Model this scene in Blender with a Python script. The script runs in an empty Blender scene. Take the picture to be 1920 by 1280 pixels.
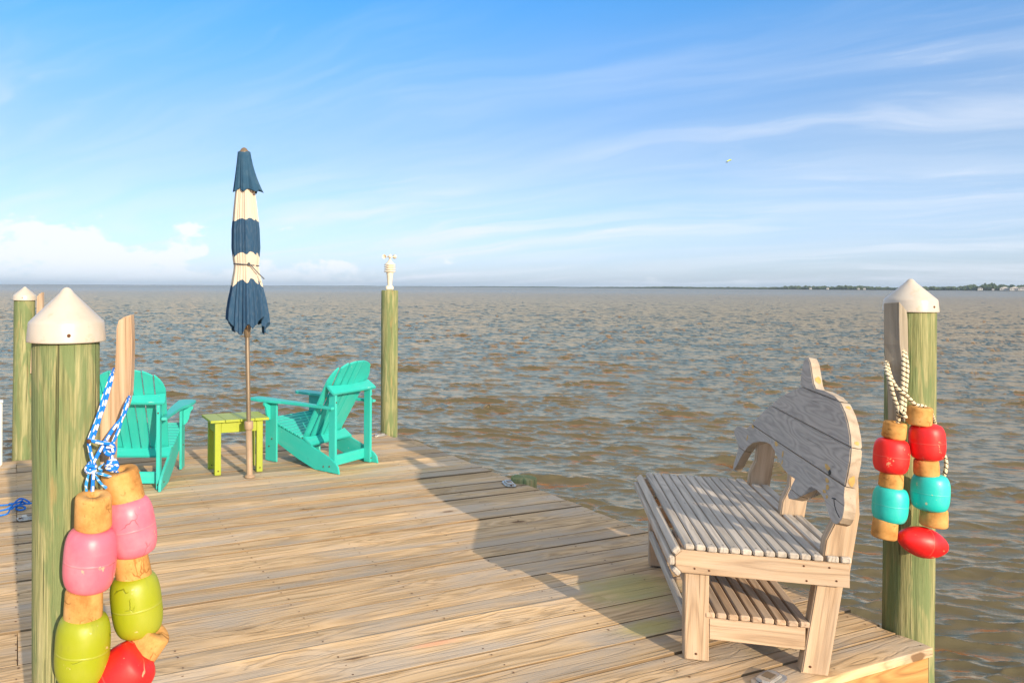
import bpy, bmesh, math, random
import numpy as np
from mathutils import Vector, Matrix
random.seed(11); RNG = np.random.RandomState(5)
S = bpy.context.scene; COL = S.collection
PI = math.pi; R = math.radians

# ------------------------------------------------------------------ camera
H = 1.55
cam_d = bpy.data.cameras.new('camera'); cam = bpy.data.objects.new('camera', cam_d); COL.objects.link(cam)
cam_d.sensor_fit = 'HORIZONTAL'; cam_d.sensor_width = 36; cam_d.lens = 1439/1920*36
cam_d.shift_x = (960-640)/1920; cam_d.shift_y = -(640-536.4)/1920
cam_d.clip_start = .05; cam_d.clip_end = 60000
cam.matrix_world = Matrix.Translation((0, 0, H)) @ Matrix.Rotation(R(-.30), 4, 'Y') @ Matrix.Rotation(R(90), 4, 'X')
S.camera = cam
S.render.resolution_x = 1024; S.render.resolution_y = 682

# ------------------------------------------------------------------ light
SUN_EL = R(18.0); SUN_AZ = math.atan2(.412, -.911)
S.view_settings.view_transform = 'Standard'; S.view_settings.look = 'None'
S.view_settings.gamma = 1; S.view_settings.exposure = 0.92
sd = bpy.data.lights.new('sun', 'SUN'); sd.energy = 3.6; sd.angle = R(.6); sd.color = (1, .79, .55)
sun = bpy.data.objects.new('sun', sd); COL.objects.link(sun)
sv = Vector((math.sin(SUN_AZ)*math.cos(SUN_EL), math.cos(SUN_AZ)*math.cos(SUN_EL), math.sin(SUN_EL)))
sun.rotation_euler = sv.to_track_quat('Z', 'Y').to_euler(); sun.location = sv*40

# ---------------------------------------------------------------- node kit
class NT:
    def __init__(s, tree): s.t = tree; s.l = tree.links; tree.nodes.clear()
    def n(s, typ, ins=None, **kw):
        nd = s.t.nodes.new(typ)
        for k, v in kw.items(): setattr(nd, k, v)
        if ins:
            for k, v in ins.items(): s.put(nd.inputs[k], v)
        return nd
    def put(s, sock, v):
        if isinstance(v, bpy.types.NodeSocket): s.l.new(v, sock)
        else:
            if sock.type == 'RGBA' and len(v) == 3: v = (*v, 1)
            sock.default_value = v
    def m(s, op, a, b=0., c=0., clamp=False):
        nd = s.n('ShaderNodeMath', operation=op, use_clamp=clamp); s.put(nd.inputs[0], a)
        if not isinstance(b, type(None)): s.put(nd.inputs[1], b)
        s.put(nd.inputs[2], c); return nd.outputs[0]
    def vm(s, op, a, b=(0, 0, 0), out=0):
        nd = s.n('ShaderNodeVectorMath', operation=op); s.put(nd.inputs[0], a); s.put(nd.inputs[1], b); return nd.outputs[out]
    def mul(s, v, sc): return s.vm('MULTIPLY', v, sc)
    def noise(s, v, scale=1., detail=3., rough=.5, dist=0., col=False):
        nd = s.n('ShaderNodeTexNoise', {'Vector': v, 'Scale': scale, 'Detail': detail, 'Roughness': rough, 'Distortion': dist})
        return nd.outputs['Color' if col else 'Fac']
    def ramp(s, f, stops, interp='LINEAR'):
        nd = s.n('ShaderNodeValToRGB', {'Fac': f}); cr = nd.color_ramp; cr.interpolation = interp
        while len(cr.elements) < len(stops): cr.elements.new(.5)
        for e, (p, c) in zip(cr.elements, stops): e.position = p; e.color = (*c, 1) if len(c) == 3 else c
        return nd.outputs[0]
    def sm(s, v, a, b, lo=0., hi=1.):
        nd = s.n('ShaderNodeMapRange', {'Value': v, 'From Min': a, 'From Max': b, 'To Min': lo, 'To Max': hi}, interpolation_type='SMOOTHSTEP')
        return nd.outputs[0]
    def mix(s, f, a, b, mode='MIX'):
        nd = s.n('ShaderNodeMix', data_type='RGBA', blend_type=mode); nd.clamp_factor = True
        s.put(nd.inputs[0], f); s.put(nd.inputs[6], a); s.put(nd.inputs[7], b); return nd.outputs[2]
    def attr(s, name, out='Vector'): return s.n('ShaderNodeAttribute', attribute_name=name).outputs[out]
def newmat(name):
    m = bpy.data.materials.new(name); m.use_nodes = True; return m, NT(m.node_tree)
def finish(k, col, rough=.6, bump=None, bs=.3, bd=.01, spec=.4, metal=0., extra=None):
    ins = {'Base Color': col, 'Roughness': rough, 'Metallic': metal, 'Specular IOR Level': spec}
    if extra: ins.update(extra)
    p = k.n('ShaderNodeBsdfPrincipled', ins)
    if bump is not None:
        b = k.n('ShaderNodeBump', {'Height': bump, 'Strength': bs, 'Distance': bd}); k.l.new(b.outputs[0], p.inputs['Normal'])
    o = k.n('ShaderNodeOutputMaterial'); k.l.new(p.outputs[0], o.inputs[0]); return p

# -------------------------------------------------------------------- sky
W = bpy.data.worlds.new('World'); S.world = W; W.use_nodes = True
k = NT(W.node_tree)
sky = k.n('ShaderNodeTexSky', sky_type='NISHITA', sun_disc=False, sun_elevation=SUN_EL, sun_rotation=SUN_AZ,
          altitude=0, air_density=1.0, dust_density=.6, ozone_density=3.0).outputs[0]
d = k.n('ShaderNodeTexCoord').outputs['Generated']
sep = k.n('ShaderNodeSeparateXYZ', {0: d}); dx, dy, dz = sep.outputs
zc = k.m('MAXIMUM', dz, .0)
pl = k.vm('DIVIDE', d, k.n('ShaderNodeCombineXYZ', {0: k.m('ADD', zc, .16), 1: k.m('ADD', zc, .16), 2: 1.}).outputs[0])
# cirrus streaks, combed along one wind direction high above the water
rot = k.n('ShaderNodeVectorRotate', {'Vector': pl, 'Angle': R(38)}, rotation_type='Z_AXIS').outputs[0]
warp = k.noise(k.mul(rot, (.7, .9, 0)), 1.2, 3, .5, col=True)
rw = k.vm('ADD', rot, k.mul(k.vm('SUBTRACT', warp, (.5, .5, .5)), (1.2, .7, 0)))
c1 = k.noise(k.mul(rw, (.42, 2.1, 0)), 1.5, 7, .56, .25)
c2 = k.noise(k.mul(rot, (.35, .5, 0)), 1.3, 3, .5)
c3 = k.noise(k.vm('ADD', k.mul(rw, (1.3, 3.4, 0)), (7, 3, 0)), 2.2, 6, .6, .3)
cir = k.m('MULTIPLY', k.sm(c1, .46, .74), k.sm(c2, .36, .62))
wisp = k.m('MULTIPLY', k.sm(c3, .56, .80), k.sm(c2, .44, .60))
veil = k.sm(dz, .40, .0, 0., .62)                      # thin high cloud thickens toward the horizon
high = k.sm(dz, .30, .12, .30, 1.)
cirrus = k.m('ADD', k.m('MULTIPLY', k.m('ADD', k.m('MULTIPLY', cir, .56), k.m('MULTIPLY', wisp, .35)), high), k.m('MULTIPLY', veil, k.sm(c1, .25, .62, .35, .75)), clamp=True)
# low cumulus bank, mostly to the left
cu_v = k.n('ShaderNodeCombineXYZ', {0: dx, 1: dy, 2: k.m('MULTIPLY', dz, 2.)}).outputs[0]
cn = k.noise(k.mul(cu_v, (1, 1, 1)), 11., 8, .58)
az = k.m('DIVIDE', dx, dy)
band = k.m('SUBTRACT', k.sm(az, .25, -.40, .22, .52), k.m('MULTIPLY', dz, 3.6))
cum = k.m('MULTIPLY', k.sm(k.m('ADD', cn, band), .75, .83), k.sm(dz, .0, .035, .25, 1.))
cum = k.m('MULTIPLY', cum, .95)
# lift the clear blue to the photograph's clean azure, then lay the clouds in
def tri(lo, mid, hi): return k.m('ADD', k.sm(dz, 0., .16, lo, mid), k.sm(dz, .14, .40, 0, hi-mid))
blue = k.vm('MULTIPLY', sky, k.n('ShaderNodeCombineXYZ', {0: tri(.66, .64, .38), 1: tri(.80, .75, .96), 2: tri(1.24, .93, 1.30)}).outputs[0])
CW = (4.9, 5.2, 5.75)
c = k.mix(k.m('MULTIPLY', cirrus, .92), blue, CW)
c = k.mix(cum, c, (5.4, 5.6, 5.9))
c = k.mix(k.m('MULTIPLY', k.sm(dz, .36, .56), .88), c, (5.0, 4.85, 4.75))     # unseen bright cloud sheet overhead, added to whiten the ambient fill light
below = k.sm(dz, -.02, 0., 0., 1.)
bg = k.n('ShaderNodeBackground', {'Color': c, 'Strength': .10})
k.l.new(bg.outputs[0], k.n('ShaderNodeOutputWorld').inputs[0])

# ------------------------------------------------------------- wood shader
def wood(name, light, mid, dark, grey=(.42, .40, .36), greyamt=.4, ring=13., knots=.5, rough=.75, bump=.35, var=.25, stretch=1., tint=None, warmvar=None, kdark=.8, stains=None, crack=.70):
    mt, k = newmat(name)
    P = k.attr('wc'); rnd = k.attr('rnd', 'Fac')
    Pk = k.mul(P, (1.9, 6.2, 6.2))
    vor = k.n('ShaderNodeTexVoronoi', {'Vector': k.vm('ADD', Pk, k.mul(k.noise(P, 9, 2, col=True), (.25, .25, .25))), 'Scale': 1.}, feature='F1')
    kd = vor.outputs['Distance']
    krand = k.n('ShaderNodeSeparateXYZ', {0: vor.outputs['Color']}).outputs[0]
    kon = k.m('GREATER_THAN', krand, 1-knots)
    bulge = k.m('MULTIPLY', k.sm(kd, .55, .0, 0, .5), kon)
    base = k.noise(k.mul(P, (.55/stretch, 7.5, 7.5)), 1., 2.5, .5, .2)
    rg = k.m('ADD', k.m('MULTIPLY', base, ring), k.m('MULTIPLY', bulge, 4.))
    fr = k.m('PINGPONG', rg, .5); fr = k.m('MULTIPLY', fr, 2.)
    lines = k.sm(fr, .55, 1.)
    fib = k.noise(k.mul(P, (7, 240, 240)), 1., 3, .65)
    fib2 = k.noise(k.mul(P, (2.2, 55, 55)), 1., 3, .6)
    patch = k.noise(k.mul(P, (1.3, 5, 5)), 1., 4, .6)
    t = k.m('ADD', k.m('MULTIPLY', fr, .45), k.m('MULTIPLY', fib2, .6))
    col = k.ramp(t, [(.18, light), (.50, mid), (.92, dark)])
    gm = k.m('MULTIPLY', k.sm(patch, .40, .66), greyamt)
    col = k.mix(gm, col, grey)
    if tint: col = k.mix(k.sm(k.noise(k.mul(P, (.9, 3.5, 3.5)), 1.3, 3, .5), .50, .72, 0, .5), col, tint)
    if warmvar: col = k.mix(k.m('MULTIPLY', k.sm(krand, .0, 1.), 0.), col, warmvar)
    if stains:
        pos = k.n('ShaderNodeNewGeometry').outputs['Position']; nz = k.noise(pos, 6, 4, .65)
        for (sx, sy, ca_, ra, rb_, sc_, am) in stains:
            q = k.n('ShaderNodeVectorRotate', {'Vector': k.vm('SUBTRACT', pos, (sx, sy, 0)), 'Angle': -ca_}, rotation_type='Z_AXIS').outputs[0]
            dd = k.vm('LENGTH', k.mul(q, (1/ra, 1/rb_, 0)), out=1)
            col = k.mix(k.m('MULTIPLY', k.sm(k.m('ADD', dd, k.m('MULTIPLY', nz, 1.1)), 1.45, .75), am), col, sc_)
    br = k.m('ADD', 1-var/2, k.m('MULTIPLY', rnd, var))
    br = k.m('MULTIPLY', br, k.m('ADD', .80, k.m('MULTIPLY', fib, .4)))
    col = k.vm('SCALE', col, (0, 0, 0)); col.node.inputs['Scale'].default_value = 1; k.l.new(br, col.node.inputs['Scale'])
    crk = k.sm(k.noise(k.mul(P, (1.6, 95, 95)), 1., 2, .5), crack, crack+.08)      # drying checks
    col = k.mix(k.m('MULTIPLY', crk, .55), col, tuple(x*.35 for x in dark))
    kc = k.m('MULTIPLY', k.sm(kd, .125, .075), kon)
    kr = k.m('MULTIPLY', k.m('MULTIPLY', k.sm(kd, .24, .12), kon), .45*kdark)
    col = k.mix(kr, col, tuple(x*.8 for x in dark)); col = k.mix(k.m('MULTIPLY', kc, kdark), col, (dark[0]*.42, dark[1]*.33, dark[2]*.28))
    hgt = k.m('SUBTRACT', k.m('ADD', k.m('MULTIPLY', lines, -.35), k.m('MULTIPLY', fib, .6)), k.m('MULTIPLY', crk, 1.2))
    finish(k, col, rough, hgt, bump, .004, spec=.25)
    return mt
M = {}
M['deck'] = wood('deck_wood', (.65, .475, .285), (.53, .375, .21), (.31, .205, .105), grey=(.42, .355, .28), greyamt=.9, ring=10., knots=.5, var=.40, bump=.8, crack=.66, stains=[(1.50, 3.95, .4, .42, .30, (.40, .37, .13), .7), (1.42, 3.50, .4, .30, .12, (.46, .40, .12), .7), (.42, 3.33, .40, .22, .035, (.62, .32, .19), .8), (1.95, 3.35, .4, .5, .09, (.33, .25, .12), .5), (-.2, 4.9, .4, .9, .10, (.34, .24, .13), .4), (.3, 4.3, .4, .6, .06, (.30, .21, .11), .45)])
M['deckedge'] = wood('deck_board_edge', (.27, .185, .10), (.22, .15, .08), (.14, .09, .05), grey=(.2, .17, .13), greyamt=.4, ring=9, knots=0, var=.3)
M['fresh'] = wood('pine_wood', (.55, .42, .30), (.47, .35, .235), (.29, .20, .125), grey=(.38, .32, .26), greyamt=.45, ring=11, knots=.12, var=.16, bump=.6)
M['grey'] = wood('grey_weathered_wood', (.54, .495, .435), (.455, .42, .37), (.30, .275, .24), grey=(.42, .395, .36), greyamt=.5, ring=12, knots=.10, var=.22, bump=.6)
M['dolphin'] = wood('dolphin_wood', (.46, .435, .405), (.395, .375, .35), (.255, .245, .23), grey=(.36, .35, .335), greyamt=.5, ring=22, knots=.30, var=.10, bump=.35, kdark=.12, stretch=.55)
M['dedge'] = wood('sawn_edge_wood', (.51, .435, .34), (.45, .375, .285), (.33, .26, .19), grey=(.50, .44, .36), greyamt=.4, ring=5, knots=0, var=.1, bump=.3)
M['horn'] = wood('horn_wood', (.56, .43, .31), (.47, .34, .23), (.30, .20, .12), grey=(.40, .34, .28), greyamt=.5, ring=10, knots=.06, var=.1)
M['horngrey'] = wood('grey_horn_wood', (.36, .33, .26), (.29, .26, .20), (.18, .16, .12), grey=(.33, .30, .26), greyamt=.5, ring=10, knots=.03, var=.1)
M['joist'] = wood('joist_wood', (.56, .33, .13), (.47, .26, .09), (.28, .14, .05), grey=(.35, .25, .12), greyamt=.3, ring=12, knots=.05, var=.1)

def mat_piling():
    mt, k = newmat('treated_piling'); P = k.attr('wc'); rnd = k.attr('rnd', 'Fac')
    n1 = k.noise(k.mul(P, (1.5, 26, 26)), 1., 5, .62, .5)
    n2 = k.noise(k.mul(P, (1.9, 13, 13)), 1.3, 4, .6, .6)
    n3 = k.noise(k.mul(P, (5, 190, 190)), 1., 3, .65)
    t = k.m('ADD', k.m('MULTIPLY', n1, .62), k.m('MULTIPLY', n3, .38))
    c = k.ramp(t, [(.36, (.115, .135, .062)), (.455, (.195, .218, .10)), (.53, (.29, .295, .145)), (.64, (.39, .375, .205))])
    c = k.mix(k.sm(n2, .46, .58, 0, .80), c, (.145, .205, .092))
    c = k.mix(k.sm(k.noise(k.mul(P, (2.2, 14, 14)), 1.7, 3), .62, .74, 0, .45), c, (.40, .27, .12))
    crk = k.sm(k.noise(k.mul(P, (.8, 60, 60)), 1., 2, .5), .675, .71)
    crk2 = k.sm(k.noise(k.vm('ADD', k.mul(P, (2.4, 100, 100)), (5, 5, 5)), 1., 2, .5), .68, .73)
    crk = k.m('MAXIMUM', crk, k.m('MULTIPLY', crk2, .6))
    c = k.mix(k.m('MULTIPLY', crk, .75), c, (.055, .055, .028))
    kn = k.n('ShaderNodeTexVoronoi', {'Vector': k.mul(P, (3.2, 7, 7)), 'Scale': 1.}, feature='F1')
    kon = k.m('GREATER_THAN', k.n('ShaderNodeSeparateXYZ', {0: kn.outputs['Color']}).outputs[0], .86)
    c = k.mix(k.m('MULTIPLY', k.m('MULTIPLY', k.sm(kn.outputs['Distance'], .14, .06), kon), .6), c, (.13, .085, .035))
    h = k.m('SUBTRACT', k.m('ADD', n1, k.m('MULTIPLY', n3, .6)), k.m('MULTIPLY', crk, 1.1))
    finish(k, c, .85, h, .8, .010, spec=.15); return mt
M['pile'] = mat_piling()

def paint(name, col, dark, rough=.42, chip=None, chipamt=.70, bump=.15, wear=.5):
    mt, k = newmat(name); P = k.attr('wc')
    n = k.noise(P, 5, 4, .6); f = k.noise(k.mul(P, (4, 90, 90)), 1., 3, .6)
    c = k.mix(k.sm(n, .35, .7, 0, wear), col, dark)
    c = k.mix(k.sm(k.noise(k.mul(P, (2.5, 14, 14)), 1., 5, .65), .48, .75, 0, .35), c, tuple(x*.8+.10 for x in col))     # sun faded streaks
    c = k.mix(k.sm(k.noise(k.vm('ADD', P, (5, 2, 1)), 30, 4, .7), .62, .78, 0, .35), c, tuple(x*.45 for x in dark))      # grime specks
    if chip:
        ch = k.sm(k.noise(k.vm('ADD', k.mul(P, (9, 38, 38)), (3, 1, 8)), 1., 5, .6), chipamt, chipamt+.03)
        c = k.mix(k.m('MULTIPLY', ch, .85), c, chip)
    finish(k, c, rough, f, bump, .003, spec=.45); return mt
M['teal'] = paint('teal_paint', (.030, .47, .41), (.025, .41, .37), chip=(.36, .60, .50), chipamt=.70)
M['lime'] = paint('lime_paint', (.32, .385, .03), (.26, .32, .03), chip=(.5, .5, .25), chipamt=.76)
def floatmat(name, col, worn, seam=None, crack=.5):
    mt, k = newmat(name); P = k.attr('wc')                # x up the float, y around it, z random
    n = k.noise(P, 7, 4, .6); c = k.mix(k.sm(n, .38, .72, 0, .6), col, worn)
    streak = k.noise(k.mul(P, (40, 3, 1)), 1., 2)
    c = k.mix(k.sm(streak, .55, .8, 0, .3), c, worn)
    vv = k.n('ShaderNodeTexVoronoi', {'Vector': k.vm('ADD', k.mul(P, (7, 11, 1)), k.mul(k.noise(P, 16, 3, col=True), (.55, .55, 0))), 'Scale': 1.}, feature='DISTANCE_TO_EDGE').outputs['Distance']
    msk = k.sm(k.noise(k.vm('ADD', P, (4, 9, 2)), 9, 1), .58, .66)
    crk = k.m('MULTIPLY', k.sm(vv, .020, .006), msk)
    c = k.mix(k.m('MULTIPLY', crk, .55), c, tuple(x*.30 for x in col))
    chip = k.sm(k.noise(k.vm('ADD', k.mul(P, (26, 34, 34)), (2, 2, 9)), 1., 5, .62), .645, .675); c = k.mix(k.m('MULTIPLY', chip, .65), c, (.62, .46, .26))
    grime = k.sm(k.noise(k.mul(P, (9, 22, 22)), 1., 5, .7), .55, .8); c = k.mix(k.m('MULTIPLY', grime, .35), c, tuple(x*.45+.02 for x in col))
    px = k.n('ShaderNodeSeparateXYZ', {0: k.attr('wc2')}).outputs[0]
    ring = k.sm(k.m('ABSOLUTE', px), .018, .006)
    c = k.mix(k.m('MULTIPLY', ring, .05), c, (.9, .75, .5))
    h = k.m('SUBTRACT', k.m('ADD', k.m('MULTIPLY', k.noise(P, 45, 3), .25), k.m('MULTIPLY', ring, .35)), crk)
    finish(k, c, k.sm(n, .3, .8, .36, .60), h, .5, .004, spec=.5, extra={'Subsurface Weight': .0}); return mt
M['f_pink'] = floatmat('pink_float_paint', (.72, .14, .21), (.76, .30, .36))
M['f_green'] = floatmat('green_float_paint', (.29, .335, .010), (.31, .335, .028))
M['f_red'] = floatmat('red_float_paint', (.72, .012, .014), (.68, .02, .02))
M['f_teal'] = floatmat('turquoise_float_paint', (.012, .53, .50), (.06, .58, .55))
def corkmat():
    mt, k = newmat('cork'); P = k.attr('wc')
    n = k.noise(P, 12, 5, .65); c = k.ramp(n, [(.3, (.34, .165, .045)), (.5, (.56, .30, .095)), (.72, (.66, .40, .16))])
    pit = k.sm(k.noise(k.mul(P, (1, 1, 1)), 95, 3, .6), .62, .70)
    vv = k.n('ShaderNodeTexVoronoi', {'Vector': k.vm('ADD', k.mul(P, (14, 24, 1)), k.mul(k.noise(P, 26, 3, col=True), (1.1, 1.1, 0))), 'Scale': 1.}, feature='DISTANCE_TO_EDGE').outputs['Distance']
    crk = k.m('MULTIPLY', k.sm(vv, .05, .01), k.sm(k.noise(k.vm('ADD', P, (1, 5, 3)), 13, 2), .52, .64))
    c = k.mix(k.m('MULTIPLY', crk, .7), c, (.25, .10, .02)); c = k.mix(k.m('MULTIPLY', pit, .45), c, (.32, .15, .04))
    finish(k, c, .82, k.m('SUBTRACT', k.m('MULTIPLY', n, .4), k.m('ADD', crk, pit)), .5, .003, spec=.2); return mt
M['cork'] = corkmat()
def ropemat(name, a, b, kind):
    mt, k = newmat(name); P = k.attr('wc'); x, y, z = k.n('ShaderNodeSeparateXYZ', {0: P}).outputs   # x metres along, y turns around
    if kind == 'dash':
        w = k.m('ADD', k.m('MULTIPLY', x, 24.), k.m('MULTIPLY', k.m('FLOOR', k.m('MULTIPLY', y, 3.)), .5))
        on = k.m('LESS_THAN', k.m('FRACT', w), .50)
        lane = k.m('LESS_THAN', k.m('FRACT', k.m('MULTIPLY', y, 3.)), .60)
        on = k.m('MULTIPLY', on, lane)
    else:
        on = k.m('LESS_THAN', k.m('FRACT', k.m('ADD', k.m('MULTIPLY', x, 48.), y)), .26)
    c = k.mix(on, a, b)
    br = k.m('SINE', k.m('ADD', k.m('MULTIPLY', x, 900.), k.m('MULTIPLY', y, 25.)))
    finish(k, c, .75, br, .35, .002, spec=.2); return mt
M['rope_blue'] = ropemat('blue_white_rope', (.012, .19, .74), (.78, .77, .72), 'dash')
M['rope_cream'] = ropemat('cream_black_rope', (.72, .63, .44), (.025, .025, .02), 'spiral')
M['rope_plain'] = ropemat('plain_blue_rope', (.02, .16, .58), (.03, .21, .66), 'spiral')
M['rope_fray'] = ropemat('frayed_blue_rope', (.03, .30, .72), (.50, .66, .78), 'spiral')
def simple(name, col, rough=.5, metal=0., n=.15, sc=8., spec=.4, bs=.15):
    mt, k = newmat(name); P = k.n('ShaderNodeTexCoord').outputs['Object']
    q = k.noise(P, sc, 4, .6); c = k.mix(k.sm(q, .3, .75), col, tuple(x*(1-n) for x in col))
    finish(k, c, rough, q, bs, .004, metal=metal, spec=spec); return mt
def capmat():
    mt, k = newmat('white_cap_plastic'); P = k.n('ShaderNodeTexCoord').outputs['Object']
    n = k.noise(P, 6, 4, .6); c = k.mix(k.sm(n, .35, .7), (.52, .49, .435), (.44, .405, .345))
    st = k.sm(k.noise(k.mul(P, (14, 14, 20)), 1.4, 5, .65), .57, .66)
    c = k.mix(k.m('MULTIPLY', st, .4), c, (.55, .36, .22)); finish(k, c, .38, n, .08, .004, spec=.5); return mt
M['cap'] = capmat()
M['bronze'] = simple('bronze_pole', (.20, .155, .105), .45, .25, .25, 14)
M['tan'] = simple('tan_tube_plastic', (.36, .255, .17), .5, 0, .15, 10)
M['plastic'] = simple('ivory_plastic', (.76, .68, .54), .5, 0, .12, 30)
M['galv'] = simple('galvanised_metal', (.62, .62, .60), .38, .7, .25, 22)
M['nail'] = simple('rusty_nail', (.13, .055, .025), .7, .2, .3, 60)
M['dark'] = simple('dark_paint', (.02, .02, .02), .6)
M['putty'] = simple('yellow_putty', (.62, .40, .13), .7, 0, .3, 40)
M['black'] = simple('dark_cord', (.07, .08, .10), .8)
M['white'] = simple('white_painted_post', (.68, .70, .66), .5)
M['house'] = simple('pale_house_wall', (.62, .60, .56), .8)
M['roofm'] = simple('grey_house_roof', (.34, .33, .32), .8)
M['kite1'] = simple('yellow_green_canopy', (.62, .75, .06), .6)
M['kite2'] = simple('navy_canopy', (.05, .10, .25), .6)

def canopymat():
    mt, k = newmat('striped_canopy'); h = k.attr('band', 'Fac'); P = k.attr('wc')
    nv = (.024, .068, .135); cr = (.56, .495, .40)
    edges = [1.575, 1.80, 2.075]           # metres: navy below, cream, navy, cream
    a = k.m('GREATER_THAN', h, edges[0]); b = k.m('GREATER_THAN', h, edges[1]); c_ = k.m('GREATER_THAN', h, edges[2])
    s = k.m('ADD', k.m('SUBTRACT', a, b), c_)
    n = k.noise(P, 20, 3); col = k.mix(s, nv, cr); col = k.mix(k.sm(n, .4, .8, 0, .10), col, (.30, .33, .36))
    weave = k.noise(P, 600, 2)
    finish(k, col, .85, weave, .12, .002, spec=.15); return mt
M['canopy'] = canopymat()
def navymat():
    mt, k = newmat('navy_canvas'); P = k.n('ShaderNodeTexCoord').outputs['Object']
    col = k.mix(k.sm(k.noise(P, 20, 3), .4, .8, 0, .3), (.024, .075, .14), (.08, .14, .20)); finish(k, col, .85, k.noise(P, 600, 2), .12, .002, spec=.15); return mt
M['navy'] = navymat()

# ------------------------------------------------------------ mesh builder
def V(*a): return Vector(a)
class MB:
    def __init__(s): s.v = []; s.f = []; s.wc = []; s.rn = []; s.w2 = []; s.sm = []
    def add(s, vs, fs, wc, rn=None, smooth=False, w2=None):
        o = len(s.v); s.v += [tuple(x) for x in vs]; s.f += [tuple(i+o for i in f) for f in fs]
        s.wc += [tuple(x) for x in wc]; r = random.random() if rn is None else rn; s.rn += [r]*len(vs)
        s.w2 += [tuple(x) for x in (w2 or [(9, 9, 9)]*len(vs))]; s.sm += [smooth]*len(fs)
    def box(s, c, size, ax=None, bevel=.004, grain=0, rn=None):
        A = [Vector(a).normalized() for a in (ax or ((1, 0, 0), (0, 1, 0), (0, 0, 1)))]; c = Vector(c); h = [x/2 for x in size]
        b = min(bevel, min(h)*.45); vs = []; idx = {}
        for sx in (-1, 1):
            for sy in (-1, 1):
                for sz in (-1, 1):
                    sg = (sx, sy, sz)
                    for a in range(3):
                        idx[(sg, a)] = len(vs); vs.append([sg[i]*(h[i] if i == a else h[i]-b) for i in range(3)])
        fs = []
        for a in range(3):
            o1, o2 = (a+1) % 3, (a+2) % 3
            for sg_ in (-1, 1):
                q = []
                for p, r in ((-1, -1), (1, -1), (1, 1), (-1, 1)):
                    g = [0]*3; g[a] = sg_; g[o1] = p; g[o2] = r; q.append(idx[(tuple(g), a)])
                fs.append(q)
            for s1 in (-1, 1):
                for s2 in (-1, 1):
                    g0 = [0]*3; g0[o1] = s1; g0[o2] = s2; g1 = list(g0); g0[a] = -1; g1[a] = 1; g0 = tuple(g0); g1 = tuple(g1)
                    fs.append([idx[(g0, o1)], idx[(g1, o1)], idx[(g1, o2)], idx[(g0, o2)]])
        for sx in (-1, 1):
            for sy in (-1, 1):
                for sz in (-1, 1): fs.append([idx[((sx, sy, sz), a)] for a in range(3)])
        off = [random.uniform(0, 40) for _ in range(3)]
        order = [grain, (grain+1) % 3, (grain+2) % 3]
        W_ = [[v[order[i]]+off[i] for i in range(3)] for v in vs]
        s.add([c+A[0]*v[0]+A[1]*v[1]+A[2]*v[2] for v in vs], fs, W_, rn)
    def prism(s, poly, o, ax, ay, t0, t1, grain=(1, 0), bevel=.003, rn=None, seams=None, gap=.0015, ofs=None):
        """flat outline in the plane (o, ax, ay) given thickness t0..t1 along ax x ay; seams cut it into planks at those ay values"""
        ax = Vector(ax).normalized(); ay = Vector(ay).normalized(); az = ax.cross(ay).normalized(); o = Vector(o)
        levels = sorted(seams or []); bands = list(zip([-1e9]+levels, levels+[1e9]))
        ga = Vector((grain[0], grain[1])).normalized(); gp = Vector((-ga.y, ga.x))
        for lo, hi in bands:
            bm = bmesh.new(); bv = [bm.verts.new((x, y, 0)) for x, y in poly]; bm.faces.new(bv)
            bmesh.ops.triangulate(bm, faces=bm.faces[:])
            for lv, sgn in ((lo, 1), (hi, -1)):
                if abs(lv) > 1e8: continue
                g = bm.verts[:]+bm.edges[:]+bm.faces[:]
                bmesh.ops.bisect_plane(bm, geom=g, dist=1e-6, plane_co=(0, lv+sgn*gap, 0), plane_no=(0, -sgn, 0), clear_outer=True)
            if not bm.faces: bm.free(); continue
            bmesh.ops.dissolve_limit(bm, angle_limit=.001, verts=bm.verts[:], edges=bm.edges[:], delimit={'NORMAL'})
            r = bmesh.ops.extrude_face_region(bm, geom=bm.faces[:]); nv = [x for x in r['geom'] if isinstance(x, bmesh.types.BMVert)]
            base = [x for x in bm.verts if x not in set(nv)]
            for x in base: x.co.z = t0
            for x in nv: x.co.z = t1
            bmesh.ops.recalc_face_normals(bm, faces=bm.faces[:])
            if bevel:
                es = [e for e in bm.edges if len(e.link_faces) == 2 and abs(e.verts[0].co.z-e.verts[1].co.z) < 1e-6 and e.calc_face_angle(0) > 1]
                try: bmesh.ops.bevel(bm, geom=es, offset=bevel, segments=2, affect='EDGES', clamp_overlap=True)
                except Exception: pass
            bmesh.ops.triangulate(bm, faces=[f for f in bm.faces if len(f.verts) > 4])
            bm.verts.index_update(); of = ofs or [random.uniform(0, 40) for _ in range(3)]
            if ofs: ofs = [ofs[0]+3.3, ofs[1]+5.1, ofs[2]]
            vs = [o+ax*x.co.x+ay*x.co.y+az*x.co.z for x in bm.verts]
            W_ = [(x.co.x*ga.x+x.co.y*ga.y+of[0], x.co.x*gp.x+x.co.y*gp.y+of[1], x.co.z+of[2]) for x in bm.verts]
            s.add(vs, [[x.index for x in f.verts] for f in bm.faces], W_, rn); bm.free()
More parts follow.
